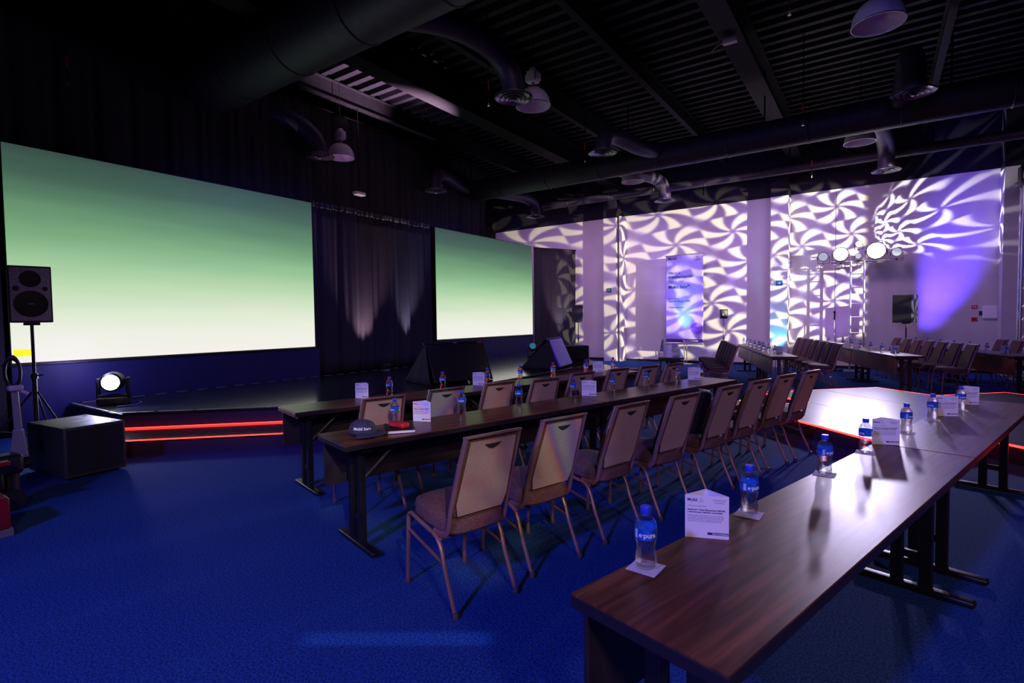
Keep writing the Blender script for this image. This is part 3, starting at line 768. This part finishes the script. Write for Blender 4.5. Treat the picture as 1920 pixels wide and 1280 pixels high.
def make_card():
    """three-sided folded card open at the top; front face towards -y"""
    o = thing('tent_card', 'card', 'card'); w, h, th = .142, .148, .0012
    dp = .075; A_, B_, C_ = Vector((-w/2, 0)), Vector((w/2, 0)), Vector((0.005, dp))
    mb = MB()
    for a, b in ((A_, B_), (B_, C_), (C_, A_)):
        c = (a+b)/2; d_ = b-a; mb.box((c.x, c.y, h/2), (d_.length, th, h), math.atan2(d_.y, d_.x))
    mb.build('folded_card', M_card, o)
    F = lambda x, z: Matrix.Translation((x-w/2, -th/2-.0002, z))@UPR
    t1 = MB()
    text_into(t1, 'Mobil', .0145, F(.007, .127), bold=.0003)
    text_into(t1, 'Mobil Serv℠ Asset Management (MSAM)', .0074, F(.008, .095), bold=.00022)
    text_into(t1, 'y servicios para vehículos comerciales', .0074, F(.008, .087), bold=.00022)
    t1.build('heading_print', M_ink, o)
    t2 = MB()
    text_into(t2, 'Jueves 8 de septiembre', .0065, F(.009, .109)); t2.build('date_print', M_inkg, o); t2 = MB()
    for i, wd in enumerate((.120, .118, .121, .113, .108)):
        # grey lines of small copy
        x = .008; rnd = random.Random(i)
        while x < .008+wd*.98:
            l_ = rnd.uniform(.004, .013); t2.box((x+l_/2-w/2, -th/2-.0002, .078-.0052*i), (l_, .0003, .0020)); x += l_+.0016
    t2.build('body_print', M_inkg, o); t2 = MB()
    for i in range(3): t2.box((.112-w/2, -th/2-.0002, .135-.0055*i), (.044-.006*i, .0003, .0016))
    t2.build('corner_print', M_inkg, o); t2 = MB()
    t2.torus((.052-w/2, -th/2-.0002, .134), .004, .0006, 12, 4, UPR).box((.052-w/2, -th/2-.0002, .126), (.017, .0003, .0014)).box((.036-w/2, -th/2-.0002, .131), (.0003, .0003, .017))
    t2.build('emblem', M_inkg, o)
    MB().box((.036, -th/2-.0003, .0165), (.068, .0004, .0085)).build('footer_band', M_ink, o)
    t3 = MB(); text_into(t3, 'Siga el movimiento', .0066, Matrix.Translation((.018, -th/2-.0006, .0145))@UPR, bold=.0002); t3.build('footer_print', M_white, o)
    return o
card0 = make_card(); cf = [True]
def card(x, y, z, rz, label, group):
    if cf[0]:
        cf[0] = False; card0.location = (x, y, z); card0.rotation_euler = (0, 0, rz); card0['label'] = label; card0['group'] = group; return
    dup(card0, (x, y, z), rz, label, group)
def coaster(x, y, z, rz, label):
    mb = MB(); n = 4
    def fn(u, v): return ((u-.5)*.092, (v-.5)*.092, .0008+.0012*((u-.5)**4*16*(1 if v > .5 else 0)))
    o = mb.grid(fn, 4, 4).build('paper_coaster', M_napkin, None, (x, y, z), rz, solid=.0006); tag(o, label, 'coaster', 'paper coasters under the bottles')

TT = TZ+.0002
NB = [(-.950, 1.32), (-.950, 1.98), (-.955, 2.75), (-.960, 3.35), (-.95, 4.10), (-.94, 4.72), (-.89, 5.34)]
nbw = ['nearest the camera on the foreground table', 'just right of the nearest white card', 'third from the camera on the foreground table', 'left of the card with the long shadow', 'right of the card with the long shadow', 'left of the third card on the joined table', 'half hidden behind the farthest foreground card']
for i, (u, t) in enumerate(NB):
    x, y, _ = XY(u, t); coaster(x, y, TT, RZ+.2, 'paper square under the bottle %s' % nbw[i])
    bottle(x, y, TT+.003, 'water bottle, %s' % nbw[i], 'bottles on the foreground tables', rz=(.25, .55, .8, -1.2, .9, -1, .2)[i])
CA = R(21)
for (x, y), lb in (((-.475, 1.845), 'nearest white folded card, on the foreground table'), ((.045, 3.765), 'white folded card casting a long shadow by the table joint'), ((.43, 5.06), 'third white folded card on the joined foreground table'), ((.635, 5.80), 'farthest white folded card on the joined foreground table')):
    card(x, y, TT, CA, lb, 'folded cards on the foreground tables')
wh = ['beside the dark cap and red case', 'right of the first card', 'third along', 'left of the second card', 'right of the second card', 'sixth along', 'left of the last card', 'right of the last card at the table end']
for i, t in enumerate((1.83, 2.43, 3.04, 3.74, 4.33, 4.92, 5.55, 6.05)):
    x, y, _ = XY(-3.53, t); bottle(x, y, TT, 'water bottle on the middle row, %s' % wh[i], 'bottles on the middle row of tables')
for i, (t) in enumerate((2.02, 3.90, 5.80)):
    x, y, _ = XY(-3.47, t); card(x, y, TT, CA, 'white folded card on the middle row, %s' % ('first, right of the red case', 'behind the third front chair', 'near the far table end')[i], 'folded cards on the middle row')
wh = ['first from its green lit end', 'before the sloping black stage board', 'right of the card before the sloping board', 'against the green lit stage floor', 'before the dark cloth of the second board', 'left of the card before the violet board', 'last at the far end']
for i, t in enumerate((2.50, 3.16, 3.78, 4.30, 4.87, 5.51, 6.10)):
    x, y, _ = XY(-4.93 if i < 1 else -4.96, t); bottle(x, y, TT, 'water bottle on the stage side row, %s' % wh[i], 'bottles on the tables by the stage')
for i, (t) in enumerate((2.20, 3.63, 5.73)):
    x, y, _ = XY(-4.93, t); card(x, y, TT, CA, 'white folded card on the stage side row, %s' % ('first before the dark stage', 'before the sloping black board', 'right of the violet board')[i], 'folded cards by the stage')
who = ['row before the tall banner', 'second row from the banner', 'row left of the loudspeaker', 'rightmost row']
for k_, (F, us, n) in enumerate(((F0, .06, 7), (F1, .14, 8), (F2, .14, 8), (F3, .10, 7))):
    for i in range(n):
        x, y, _ = FXY(F, us, .42+i*.61); bottle(x, y, TT, 'small bottle, %s from the near end of the far %s' % (ordn[i], who[k_]), 'bottles on the far right block')
    for i, t in enumerate((.85, 3.0) if k_ else (.55, 2.6)):
        x, y, _ = FXY(F, .30 if k_ else .34, t); card(x, y, TT, .1, 'white folded card, %s on the far %s' % (('near one', 'far one')[i], who[k_]), 'folded cards on the far right block')

# ------------------------------------------------------------------ cap, notebook, red case, backpack
x, y, _ = XY(-3.32, 1.48)
o = thing('baseball_cap', 'navy blue cap with white lettering on the middle table end', 'cap', (x, y, TT), R(21)-R(20))
mb = MB()
def capf(u, v):
    a = 2*PI*u; e = v*PI/2*.98; r = .088
    fx = 1.0+.08*math.cos(a); z = .088*math.sin(e)**.9
    rr = r*math.cos(e)**.75 if v < 1 else 0
    return (rr*math.cos(a)*1.12*fx-.005*v, rr*math.sin(a), .018+z + .004*math.sin(3*a)*(1-v))
mb.grid(capf, 36, 10).build('crown', M_denim, o, smooth=True, solid=.003)
mb = MB()
def brim(u, v):
    a = R(-62+124*u); r = .085+.075*v*math.cos(R(-62+124*u)*.9)**.5
    return (r*math.cos(a)*1.13+.004, r*math.sin(a)*1.04, .020-.016*v*abs(math.sin(a))**1.5-.002*v)
mb.grid(brim, 18, 6).build('brim', M_denim, o, smooth=True, solid=.004, loc=(0, 0, .010))
MB().lathe([(.009, .105), (.008, .110), (.002, .113)], 10).build('top_button', M_denim, o, smooth=True)
tmp = MB(); text_into(tmp, 'Mobil Serv', .026, Matrix.Identity(4), bold=.0006, depth=.0005)
vs = []
for v in tmp.v:
    a = R(-82)+v[0]/.092; e = (v[1]+.026)/.088; rr = .088*math.cos(e)**.75+.003+v[2]; 
    vs.append((rr*math.cos(a)*1.12*(1+.08*math.cos(a)), rr*math.sin(a), .021+.088*math.sin(e)**.9+.002))
MB().add(vs, tmp.f).build('cap_lettering', M_white, o)
x, y, _ = XY(-3.31, 1.745)
o = thing('notebook', 'black covered notebook with white page edge under the red case', 'notebook', (x, y, TT), R(50))
MB().rbox((0, 0, .002), (.20, .27, .003), .001).rbox((0, 0, .022), (.20, .27, .003), .001).box((-.099, 0, .012), (.003, .27, .02)).build('cover', M_bezel, o)
MB().box((.004, 0, .012), (.188, .262, .016)).build('pages', M_card, o)
x, y, _ = XY(-3.29, 1.73)
o = thing('glasses_case', 'red rounded case lying on the black notebook', 'case', (x, y, TT+.0237), R(-4))
MB().rbox((0, 0, .019), (.165, .068, .038), .016, 4).build('shell', M_red, o, smooth=True)
t = MB(); text_into(t, 'Mobil', .022, Matrix.Translation((-.045, -.0345, .012))@UPR); t.build('case_print', mat('dull_pink_print', (.6, .12, .14), .5), o)
# backpack on the seat of the fifth front-row chair
x, y, _ = XY(-2.50, 4.19)
o = thing('backpack', 'black backpack with white lettering standing on a front row chair seat', 'backpack', (x-.055, y+.01, .509), FACE)
mb = MB(); rings = []
hh = .37
def bag(u, v):
    a = 2*PI*u; e = .45; cx, sy_ = math.cos(a), math.sin(a)
    f = (1-.16*v**2)*(1 if v < .86 else math.sqrt(max(0, 1-((v-.86)/.14)**2))*.9+.1)
    bul = 1+.08*math.sin(PI*v)+.02*math.sin(9*v+3*a)
    return (.155*math.copysign(abs(cx)**e, cx)*f*bul, -.01-.19*v*.42+.10*math.copysign(abs(sy_)**.6, sy_)*f*bul, .0+hh*v)
mb.grid(bag, 32, 18).add([bag(k/32, 0) for k in range(32)], [tuple(range(32))]).add([bag(k/32, 1) for k in range(32)], [tuple(range(32))]).build('bag_body', M_bag, o, smooth=True)
MB().rbox((0, .088, .14), (.23, .05, .2), .02, 4).build('front_pocket', M_bag, o, smooth=True)
MB().tube([(-.03, -.07, hh-.01), (-.03, -.072, hh+.012), (.03, -.072, hh+.012), (.03, -.07, hh-.01)], .005, 6).build('grab_handle', M_bag, o, smooth=True)
t = MB(); text_into(t, 'Mobil', .05, Matrix.Translation((.118, .062, .26))@Matrix.Rotation(PI, 4, 'Z')@UPR, bold=.001, depth=.001)
t.build('bag_lettering', M_white, o); t = MB(); text_into(t, 'Mobil', .045, Matrix.Translation((-.172, .07, .20))@Matrix.Rotation(-PI/2, 4, 'Z')@UPR, bold=.001, depth=.002)
t.build('bag_lettering', M_white, o)
for sx in (-1, 1):
    MB().tube([(sx*.08, -.155, .34), (sx*.09, -.13, .26), (sx*.10, -.11, .12), (sx*.1, -.09, .03)], .006, 6, w=.022).build('shoulder_strap', M_bag, o, smooth=True)

# ------------------------------------------------------------------ stage things: two sloping monitors, lamps
def monitor(loc, rz, label, violet=False, w=1.25, h=.72, d=.85):
    o = thing('stage_monitor', label, 'monitor', loc, rz)
    # local: sloping face towards -y, black cloth tent behind
    a = math.atan2(d*.38, h)
    T = Matrix.Translation((0, -d*.30, h/2+.015))@Matrix.Rotation(-a*.9, 4, 'X')
    face = .60 if violet else 1.0
    MB().rbox((0, 0, 0), (w, .05, h*1.02), .008, M=T).build('panel', M_violet_lit if violet else M_bezel, o, smooth=True)
    mb = MB(); nx = 22
    def cl(u, v):
        px = (u-.5)*(w+.10*(1-v)); yb = d*.62-(d*.62+.02)*v
        return (px, yb-.02+.02*math.sin(u*24)*(1-v), .004+h*1.02*v)
    mb.grid(cl, 36, 8)
    for sx in (-1, 1):
        def side(u, v, sx=sx):
            y0 = -d*.44+u*(d*1.06); top = h*1.02
            k = 1-v; yy = (y0)*k + (-.02-.12)*v
            return (sx*(w/2+.02+.05*k+.012*math.sin(u*14)*k), yy, .004+top*v)
        mb.grid(side, 14, 6)
    mb.build('black_cloth', M_drape, o, smooth=True, solid=.006)
    MB().tube([(-w/2-.03, -.10, h*1.03), (w/2+.03, -.10, h*1.03)], .022, 10).build('top_roll', M_bezel if not violet else mat('violet_cloth', (.13, .09, .3), .6), o, smooth=True)
    if not violet:
        MB().rbox((0, -.125, h*1.03), (.08, .01, .025), .002).build('badge', M_gray, o)
        MB().rbox((w/2-.05, -.115, h*1.00), (.10, .03, .07), .01).build('red_cloth', M_red, o, smooth=True)
    return o
monitor((-6.40, 7.27, .392), R(74), 'sloping black stage monitor draped in black cloth, back to the tables', w=1.2, h=.68)
monitor((-6.27, 10.57, .392), R(104), 'smaller draped stage monitor with a violet lit face', True, w=1.05, h=.64)

def moving_head(loc, rz, label, m_lens, tilt=0, s=1.0):
    o = thing('moving_head_light', label, 'stage light', loc, rz)
    MB().rbox((0, 0, .04*s), (.26*s, .26*s, .08*s), .015*s).build('base', M_bezel, o, smooth=True)
    MB().rbox((-.13*s, 0, .17*s), (.03*s, .08*s, .22*s), .01*s).rbox((.13*s, 0, .17*s), (.03*s, .08*s, .22*s), .01*s).rbox((0, 0, .09*s), (.27*s, .1*s, .03*s), .01*s).build('yoke', M_bezel, o, smooth=True)
    T = Matrix.Translation((0, 0, .24*s))@Matrix.Rotation(PI/2+tilt, 4, 'X')
    hd = MB().lathe([(.05*s, -.13*s), (.09*s, -.11*s), (.105*s, -.02*s), (.10*s, .10*s), (.085*s, .115*s)], 20, T).build('head', M_bezel, o, smooth=True)
    MB().lathe([(.08*s, .112*s), (.078*s, .122*s), (.03*s, .128*s)], 20, T).build('lens', m_lens, hd, smooth=True)
    return o
moving_head((-8.75, 2.85, .393), R(60), 'bright white stage light on the left corner of the stage', M_lamp, 0, 1.3)
moving_head((-8.45, 13.25, .393), R(35), 'teal lit moving head light on the right end of the stage', M_teal, -.3, 1.15)
for yy, lb in ((8.15, 'small dark uplight at the curtain foot, left one'), (9.2, 'small dark uplight at the curtain foot, right one')):
    o = thing('uplight', lb, 'stage light', (-9.15, yy, .39), R(90), 'uplights before the curtain')
    MB().rbox((0, 0, .09), (.2, .12, .14), .02, M=Matrix.Rotation(.3, 4, 'X')).build('housing', M_bezel, o, smooth=True)
    MB().rbox((0, 0, .01), (.16, .14, .02), .004).build('foot', M_gray, o, smooth=True)
tag(MB().tube([(-8.35, 2.75, .402), (-8.3, 2.95, .402), (-8.5, 3.1, .402), (-8.75, 3.15, .402)], .008, 6).build('power_cable', mat('blue_cable', (.01, .05, .5), .5)), 'blue cable beside the bright stage light', 'cable')

# ------------------------------------------------------------------ loudspeakers
def speaker_cab(o, w, d_, h, face=True):
    prof = [(-w/2, -d_/2), (w/2, -d_/2), (w*.36, d_/2), (-w*.36, d_/2)]
    MB().prism(prof, 0, h).build('cabinet', M_spk, o, bevel=.01)
    y = -d_/2-.003
    MB().box((0, y, h/2), (w-.03, .008, h-.04)).build('grille', M_grille if face else M_cone, o)
    if face:
        T = lambda x, z: Matrix.Translation((x, y-.004, z))@Matrix.Rotation(PI/2, 4, 'X')
        MB().lathe([(w*.40, 0), (w*.40, .004), (w*.36, .006), (w*.10, .005)], 32, T(0, h*.33)).build('woofer', M_cone, o, smooth=True)
        MB().lathe([(w*.25, 0), (w*.25, .004), (w*.22, .006), (w*.05, .005)], 32, T(0, h*.77)).build('horn', M_cone, o, smooth=True)
        MB().lathe([(w*.08, 0), (w*.08, .004)], 16, T(-w*.33, h*.60)).lathe([(w*.07, 0), (w*.07, .004)], 16, T(w*.33, h*.60)).build('port', M_cone, o)
        MB().rbox((0, y-.012, h*.33), (w*.14, .004, .014), .002).build('badge', M_gray, o)
M_grille = mat('perforated_grille', (.5, .48, .60), .5, noise=.5, nscale=160)
M_cone = mat('speaker_cone', (.008, .008, .014), .5)
def tripod(o, h, r=.5, m=None):
    m = m or M_spk
    MB().cyl((0, 0, .25), (0, 0, h*.62), .022, 12).cyl((0, 0, h*.6), (0, 0, h), .016, 12).build('pole', m, o, smooth=True)
    MB().cyl((0, 0, h*.60), (0, 0, h*.64), .032, 12).tube([(0, .02, h*.62), (0, .075, h*.625)], .009, 6).build('collar', m, o, smooth=True)
    for k in range(3):
        a = R(30+120*k); c, s_ = math.cos(a), math.sin(a)
        MB().tube([(c*.03, s_*.03, h*.50), (c*r, s_*r, .012)], .011, 8).build('leg', m, o, smooth=True)
        MB().tube([(c*.02, s_*.02, .28), (c*r*.55, s_*r*.55, h*.50*.45+.01)], .007, 6).build('brace', m, o, smooth=True)
o = thing('speaker_stand', 'black tripod stand under the loudspeaker before the left led wall', 'stand', (-7.80, 1.80, 0)); tripod(o, 1.50, .55)
o = thing('loudspeaker', 'black loudspeaker with round drivers standing before the left led wall', 'speaker', (-7.80, 1.80, 1.53), R(78)); speaker_cab(o, .36, .33, .62)
MB().rbox((0, 0, -.015), (.14, .14, .03), .006).build('pole_socket', M_spk, o, smooth=True)
o = thing('speaker_stand', 'black tripod stand of the loudspeaker by the violet lit wall', 'stand', (.567, 16.38, 0)); tripod(o, 1.27, .32)
o = thing('loudspeaker', 'plain black loudspeaker before the violet lit back wall', 'speaker', (.567, 16.38, 1.30), R(-28)); speaker_cab(o, .44, .40, .69, False)
MB().rbox((0, 0, -.015), (.14, .14, .03), .006).build('pole_socket', M_spk, o, smooth=True)
t = MB(); t.box((0, -.205, .42), (.12, .002, .02)); t.build('badge', M_gray, o)
o = thing('speaker_stand', 'black tripod stand beside the right curtain', 'stand', (-8.15, 15.6, 0)); tripod(o, 1.37, .45)
o = thing('loudspeaker', 'dark loudspeaker half hidden against the right curtain', 'speaker', (-8.15, 15.6, 1.40), R(20)); speaker_cab(o, .36, .33, .55, False)
MB().rbox((0, 0, -.015), (.14, .14, .03), .006).build('pole_socket', M_spk, o, smooth=True)

o = thing('subwoofer', 'large black subwoofer box on the carpet beside the stage corner', 'speaker', (-6.77, 1.87, 0), R(6))
MB().rbox((0, 0, .265), (.80, .53, .49), .02, 3).build('cabinet', M_spk, o, smooth=True)
MB().box((.402, 0, .27), (.006, .47, .43)).build('grille', M_cone, o)
MB().rbox((-.12, -.265, .30), (.16, .012, .10), .004).build('side_handle', M_slot, o)
fm = MB()
for sx in (-.3, .3):
    for sy_ in (-.2, .2): fm.cyl((sx, sy_, .508), (sx, sy_, .514), .022, 10)
fm.build('foot_cups', M_cone, o)
MB().lathe([(.05, .5095), (.05, .512)], 20, Matrix.Translation((.05, .02, 0))@Matrix.Scale(1.7, 4, (0, 1, 0))).build('top_logo', M_gray, o)
for sx in (-.32, .32):
    for sy_ in (-.2, .2): MB().cyl((sx, sy_, 0), (sx, sy_, .024), .022, 10).build('foot', M_cone, o)
o = thing('subwoofer', 'low black subwoofer box on the right end of the stage', 'speaker', (-6.85, 12.72, .392), R(56))
MB().rbox((0, 0, .19), (.80, .5, .38), .02).build('cabinet', M_spk, o, smooth=True); MB().box((0, -.252, .19), (.74, .006, .33)).build('grille', M_cone, o)

# small black wedge on the floor right of the stage end
o = MB().prism([(-.35, 0), (.35, 0), (.18, .22), (-.18, .22)], -.2, .2, Matrix.Rotation(PI/2, 4, 'X')).build('floor_wedge', M_spk, None, (-5.05, 12.75, 0), R(30)); tag(o, 'small black wedge box on the carpet by the stage corner', 'speaker')

# ------------------------------------------------------------------ pallet jack at the left edge
o = thing('pallet_truck', 'red and black hand pallet truck cut by the left edge', 'pallet truck', (-5.55, 1.10, 0))
M_dred = mat('dark_red_enamel', (.20, .006, .014), .35)
MB().rbox((.305, -.47, .165), (.34, .75, .22), .012).build('red_body', M_dred, o, smooth=True)
MB().box((.305, -.47, .027), (.37, .77, .054)).build('skirt_plate', M_gray, o, bevel=.004)
MB().rbox((.03, -.30, .44), (.09, .60, .035), .01).build('red_bar', M_dred, o, smooth=True)
MB().box((.03, -.50, .30), (.05, .05, .26)).build('bar_post', M_dred, o)
MB().torus((.484, -.20, .15), .028, .006, 16, 6, Matrix.Rotation(PI/2, 4, 'Y')).build('lifting_eye', M_gray, o, smooth=True)
mb = MB().rbox((-.24, -.02, .38), (.20, .30, .16), .04, 4).cyl((-.3, .06, .10), (-.3, .06, .44), .065, 16).rbox((-.2, -.08, .26), (.14, .16, .14), .02).cyl((-.28, .14, .36), (-.28, .19, .36), .05, 14)
mb.build('hydraulic_pump', M_cone, o, smooth=True)
for sx in (-.08, .06): MB().cyl((-.28+sx, .05, .09), (-.24+sx, .05, .09), .09, 20).build('wheel', M_cone, o, smooth=True)
HT = Matrix.Translation((-.30, .13, 0))@Matrix.Rotation(R(62), 4, 'Z')@Matrix.Rotation(PI/2, 4, 'X')
MB().prism([(-.055, .42), (.055, .42), (.034, .64), (-.030, .64)], -.02, .02, HT).build('handle_base', M_gray, o, bevel=.004)
MB().prism([(-.022, .64), (.026, .64), (.012, .98), (-.030, .98)], -.018, .018, HT).build('handle_bar', M_gray, o, bevel=.004)
MB().rbox((-.305, .125, .985), (.09, .09, .05), .014).tube([(-.29, .13, .98), (-.27, .20, .93)], .014, 6).build('clamp', mat('pale_plastic', (.45, .34, .5), .5), o, smooth=True)
MB().torus((0, 0, 0), .10, .02, 24, 8, Matrix.Translation((-.305, .115, 1.115))@Matrix.Rotation(R(62), 4, 'Z')@Matrix.Rotation(PI/2, 4, 'X')@Matrix.Scale(.50, 4, (1, 0, 0))@Matrix.Scale(1.2, 4, (0, 1, 0))).build('grip_loop', M_cone, o, smooth=True)

# ------------------------------------------------------------------ truss with blinders, light stand, mic stand, banner
o = thing('lighting_truss', 'aluminium ladder truss carrying a bar of blazing lamps', 'truss', (TX, TY, 0))
mb = MB()
for sx in (-.15, .15): mb.cyl((sx, 0, 0.02), (sx, 0, 2.93), .025, 12)
mb.build('upright', M_alu, o, smooth=True)
rg = MB(); z = .25; kk = 0
while z < 2.9: rg.cyl((-.15, 0, z), (.15, 0, z), .014, 8); z += .36 if kk % 2 else .42; kk += 1
rg.build('rungs', M_alu, o, smooth=True)
MB().rbox((0, 0, .01), (.6, .6, .02), .004).build('base_plate', M_gray, o)
MB().cyl((-.85, 0, 2.95), (.98, 0, 2.90), .022, 12).cyl((-.55, .0, 2.87), (.55, 0, 2.87), .014, 8).build('top_bar', M_alu, o, smooth=True)
def par(x, z, r, lens, label, big=True):
    p_ = thing('stage_lamp', label, 'stage light', (TX+x, TY-.04, z), 0, 'lamps on the truss bar')
    T = Matrix.Rotation(PI/2+R(8), 4, 'X')
    h_ = MB().lathe([(r*.5, -.18), (r*.85, -.1), (r, 0), (r*1.04, .09), (r*1.0, .10)], 24, T).build('can', M_bezel, p_, smooth=True)
    MB().lathe([(r*.97, .085), (r*.9, .104), (r*.3, .11)], 24, T).build('lens', lens, h_, smooth=True)
    MB().tube([(-r-.02, 0, 0), (-r-.02, 0, -r-.06), (r+.02, 0, -r-.06), (r+.02, 0, 0)], .01, 6).box((0, 0, -r-.075), (.05, .05, .04)).build('yoke', M_bezel, p_, smooth=True)
par(-.38, 3.14, .18, M_lamp, 'blazing white lamp, left of the two on the truss bar')
par(.40, 3.17, .215, M_lamp, 'blazing white lamp, right of the two on the truss bar')
par(-.78, 3.10, .12, M_lampw, 'unlit round lamp at the left end of the truss bar')
par(.83, 3.10, .11, M_lampw, 'unlit lamp at the right end of the truss bar')
par(.02, 3.37, .07, M_lamp, 'small bright lamp between the two blazing ones')
par(.02, 3.06, .075, M_lampw, 'dim lamp box at the middle of the truss bar')

o = thing('light_stand', 'thin tripod stand with a small black lamp by the patterned wall', 'stand', (-3.55, 15.5, 0)); tripod(o, 1.45, .35, M_gray)
MB().rbox((0, 0, 1.58), (.20, .14, .26), .03, M=Matrix.Rotation(.5, 4, 'Z')).build('lamp_head', M_bezel, o, smooth=True); MB().rbox((.0, -.08, 1.56), (.06, .02, .05), .004).build('lens', M_lampw, o)
o = thing('microphone_stand', 'thin upright microphone stand left of the lighting truss', 'stand', (-.995, 17.0, 0))
MB().cyl((0, 0, .02), (0, 0, 1.42), .010, 8).build('pole', M_gray, o, smooth=True); MB().lathe([(.14, 0), (.14, .015), (.02, .03)], 20).build('base', M_bezel, o, smooth=True)
MB().cyl((0, 0, 1.38), (.01, 0, 1.56), .022, 10).lathe([(.025, 1.56), (.035, 1.59), (.02, 1.62)], 12).build('microphone', M_bezel, o, smooth=True)

BX0, BX1, BY = -5.65, -4.48, 16.9
def banner():
    w = BX1-BX0; o = thing('roll_up_banner', 'tall white banner with dark lettering lit violet and cyan', 'banner', ((BX0+BX1)/2, BY, 0))
    z0, z1 = .70, 3.46
    def fn(u, v): return ((u-.5)*w, .012*math.sin(u*16+v*2)*(.6+.4*v)+.01*math.sin(u*7-v*3), z0+(z1-z0)*v)
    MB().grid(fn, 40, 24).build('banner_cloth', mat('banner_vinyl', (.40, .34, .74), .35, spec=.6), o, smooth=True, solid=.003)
    MB().cyl((-w/2-.02, 0, z1), (w/2+.02, 0, z1+.02), .018, 8).build('top_rail', M_alu, o, smooth=True)
    MB().rbox((0, 0, z0-.03), (w, .10, .07), .02).build('cassette', M_alu, o, smooth=True)
    MB().cyl((-.02, .06, .03), (-.02, .06, z1+.04), .012, 8).cyl((.06, .06, .03), (.06, .06, z0), .014, 8).box((0, 0.0, .015), (.5, .36, .03)).build('support_pole', M_alu, o, smooth=True)
    F = lambda x, z: Matrix.Translation((-w/2+x, -.028, z))@UPR
    for body, sz, x, z, bo in (('Mobil', .125, .07, 3.33, .002), ('Hacia la', .12, .09, 2.88, 0), ('transformación', .125, .09, 2.75, .003), ('digital con', .12, .09, 2.61, 0), ('Mobil Serv℠.', .14, .09, 2.42, .003),
                               ('Es parte de', .07, .10, 2.08, 0), ('DLE Academy 2022.', .085, .10, 1.99, .002), ('7 y 8 de septiembre', .06, .10, 1.80, .0015)):
        t = MB(); text_into(t, body, sz, F(x, z), bold=bo, depth=.001); t.build('banner_lettering', M_ink, o)
    t = MB(); t.torus((w/2-.17, -.028, 3.36), .035, .006, 20, 4, UPR).box((w/2-.17, -.028, 3.29), (.16, .002, .014)); t.build('crest', M_ink, o)
    MB().box((0, -.026, z0+.055), (w*.98, .004, .11)).build('footer_band', mat('indigo_print', (.05, .02, .20), .5), o)
    t = MB(); text_into(t, 'Siga el movimiento', .062, F(.55, z0+.035), bold=.001, depth=.001); t.build('footer_print', M_white, o)
    MB().lathe([(.17, 0), (.16, .003), (.02, .004)], 24, Matrix.Translation((w/2-.20, -.026, 1.16))@Matrix.Rotation(PI/2, 4, 'X')).build('round_picture', mat('violet_picture', (.22, .12, .55), .5, noise=.3, nscale=12), o)
banner()

# ------------------------------------------------------------------ wall fittings
def exit_sign(x, y, z, m, label):
    o = thing('exit_sign', label, 'sign', (x, y, z))
    MB().rbox((0, 0, 0), (.17, .02, .15), .004).build('plate', m, o)
    MB().box((-.018, -.0115, 0), (.06, .003, .016)).prism([(.0, -.032), (.038, 0), (.0, .032), (-.008, .024), (.016, 0), (-.008, -.024)], 0, .003, Matrix.Translation((0.008, -.0105, 0))@UPR).build('arrow', M_white, o)
exit_sign(-7.72, 17.094, 2.47, M_green, 'small green exit sign with white arrow on the left pillar')
exit_sign(-2.38, 17.094, 2.46, M_blue_lit, 'small blue lit sign with white arrow on the middle pillar')
yb = WY-.015
o = thing('fire_alarm_sign', 'small red sign on the wall left of the white wall box, upper one', 'sign', (1.99, yb, 1.67)); MB().rbox((0, 0, 0), (.11, .02, .085), .003).build('plate', M_red, o); MB().rbox((-.02, -.012, 0), (.02, .003, .04), .001).rbox((.02, -.012, 0), (.02, .003, .04), .001).build('pictogram', M_white, o)
o = thing('fire_alarm_sign', 'small red sign on the wall left of the white wall box, lower one', 'sign', (1.99, yb, 1.36)); MB().rbox((0, 0, 0), (.11, .02, .10), .003).build('plate', M_red, o); MB().rbox((0, -.012, 0), (.05, .003, .03), .001).build('pictogram', M_slot, o)
tag(MB().rbox((0, 0, 0), (.06, .03, .11), .006).build('wall_switch', M_bezel, None, (2.11, yb, 1.51), smooth=True), 'small black switch between the red signs and the wall box', 'switch')
o = thing('wall_box', 'white rectangular box on the wall at the right edge', 'box', (2.28, WY-.04, 1.535)); MB().rbox((0, 0, 0), (.28, .08, .32), .01).build('box_body', M_card, o, smooth=True); MB().rbox((0, -.042, 0), (.25, .008, .28), .003).build('box_door', M_card, o)
for i, x in enumerate((-6.98, -6.78)):
    tag(MB().rbox((0, 0, 0), (.09, .012, .13), .004).box((0, -.008, .02), (.03, .004, .03)).box((0, -.008, -.02), (.03, .004, .03)).build('wall_outlet', M_card, None, (x, WY-.006, .42), smooth=True), 'white wall outlet low on the patterned wall, %s one' % ('left', 'right')[i], 'outlet', 'outlets low on the patterned wall')

# truss tower with a moving head at the right edge
o = thing('truss_tower', 'box truss tower standing at the right edge before the pillar', 'truss', (2.72, 16.2, 0))
for sx in (-.13, .13):
    for sy_ in (-.13, .13): MB().cyl((sx, sy_, .02), (sx, sy_, 4.3), .022, 10).build('chord', M_alu, o, smooth=True)
mb = MB(); z = .2; s_ = 1
while z < 3.8:
    for a, b in (((-.13, -.13), (.13, -.13)), ((.13, -.13), (.13, .13)), ((.13, .13), (-.13, .13)), ((-.13, .13), (-.13, -.13))):
        p0, p1 = (a, b) if s_ > 0 else (b, a); mb.cyl((p0[0], p0[1], z), (p1[0], p1[1], z+.35), .01, 6)
    z += .35; s_ = -s_
mb.build('lacing', M_alu, o, smooth=True); MB().rbox((0, 0, .01), (.6, .6, .02), .004).build('base_plate', M_gray, o)
moving_head((2.72, 16.2, 4.302), R(20), 'dark moving head light on top of the truss tower', M_lampw, .4, 1.5)
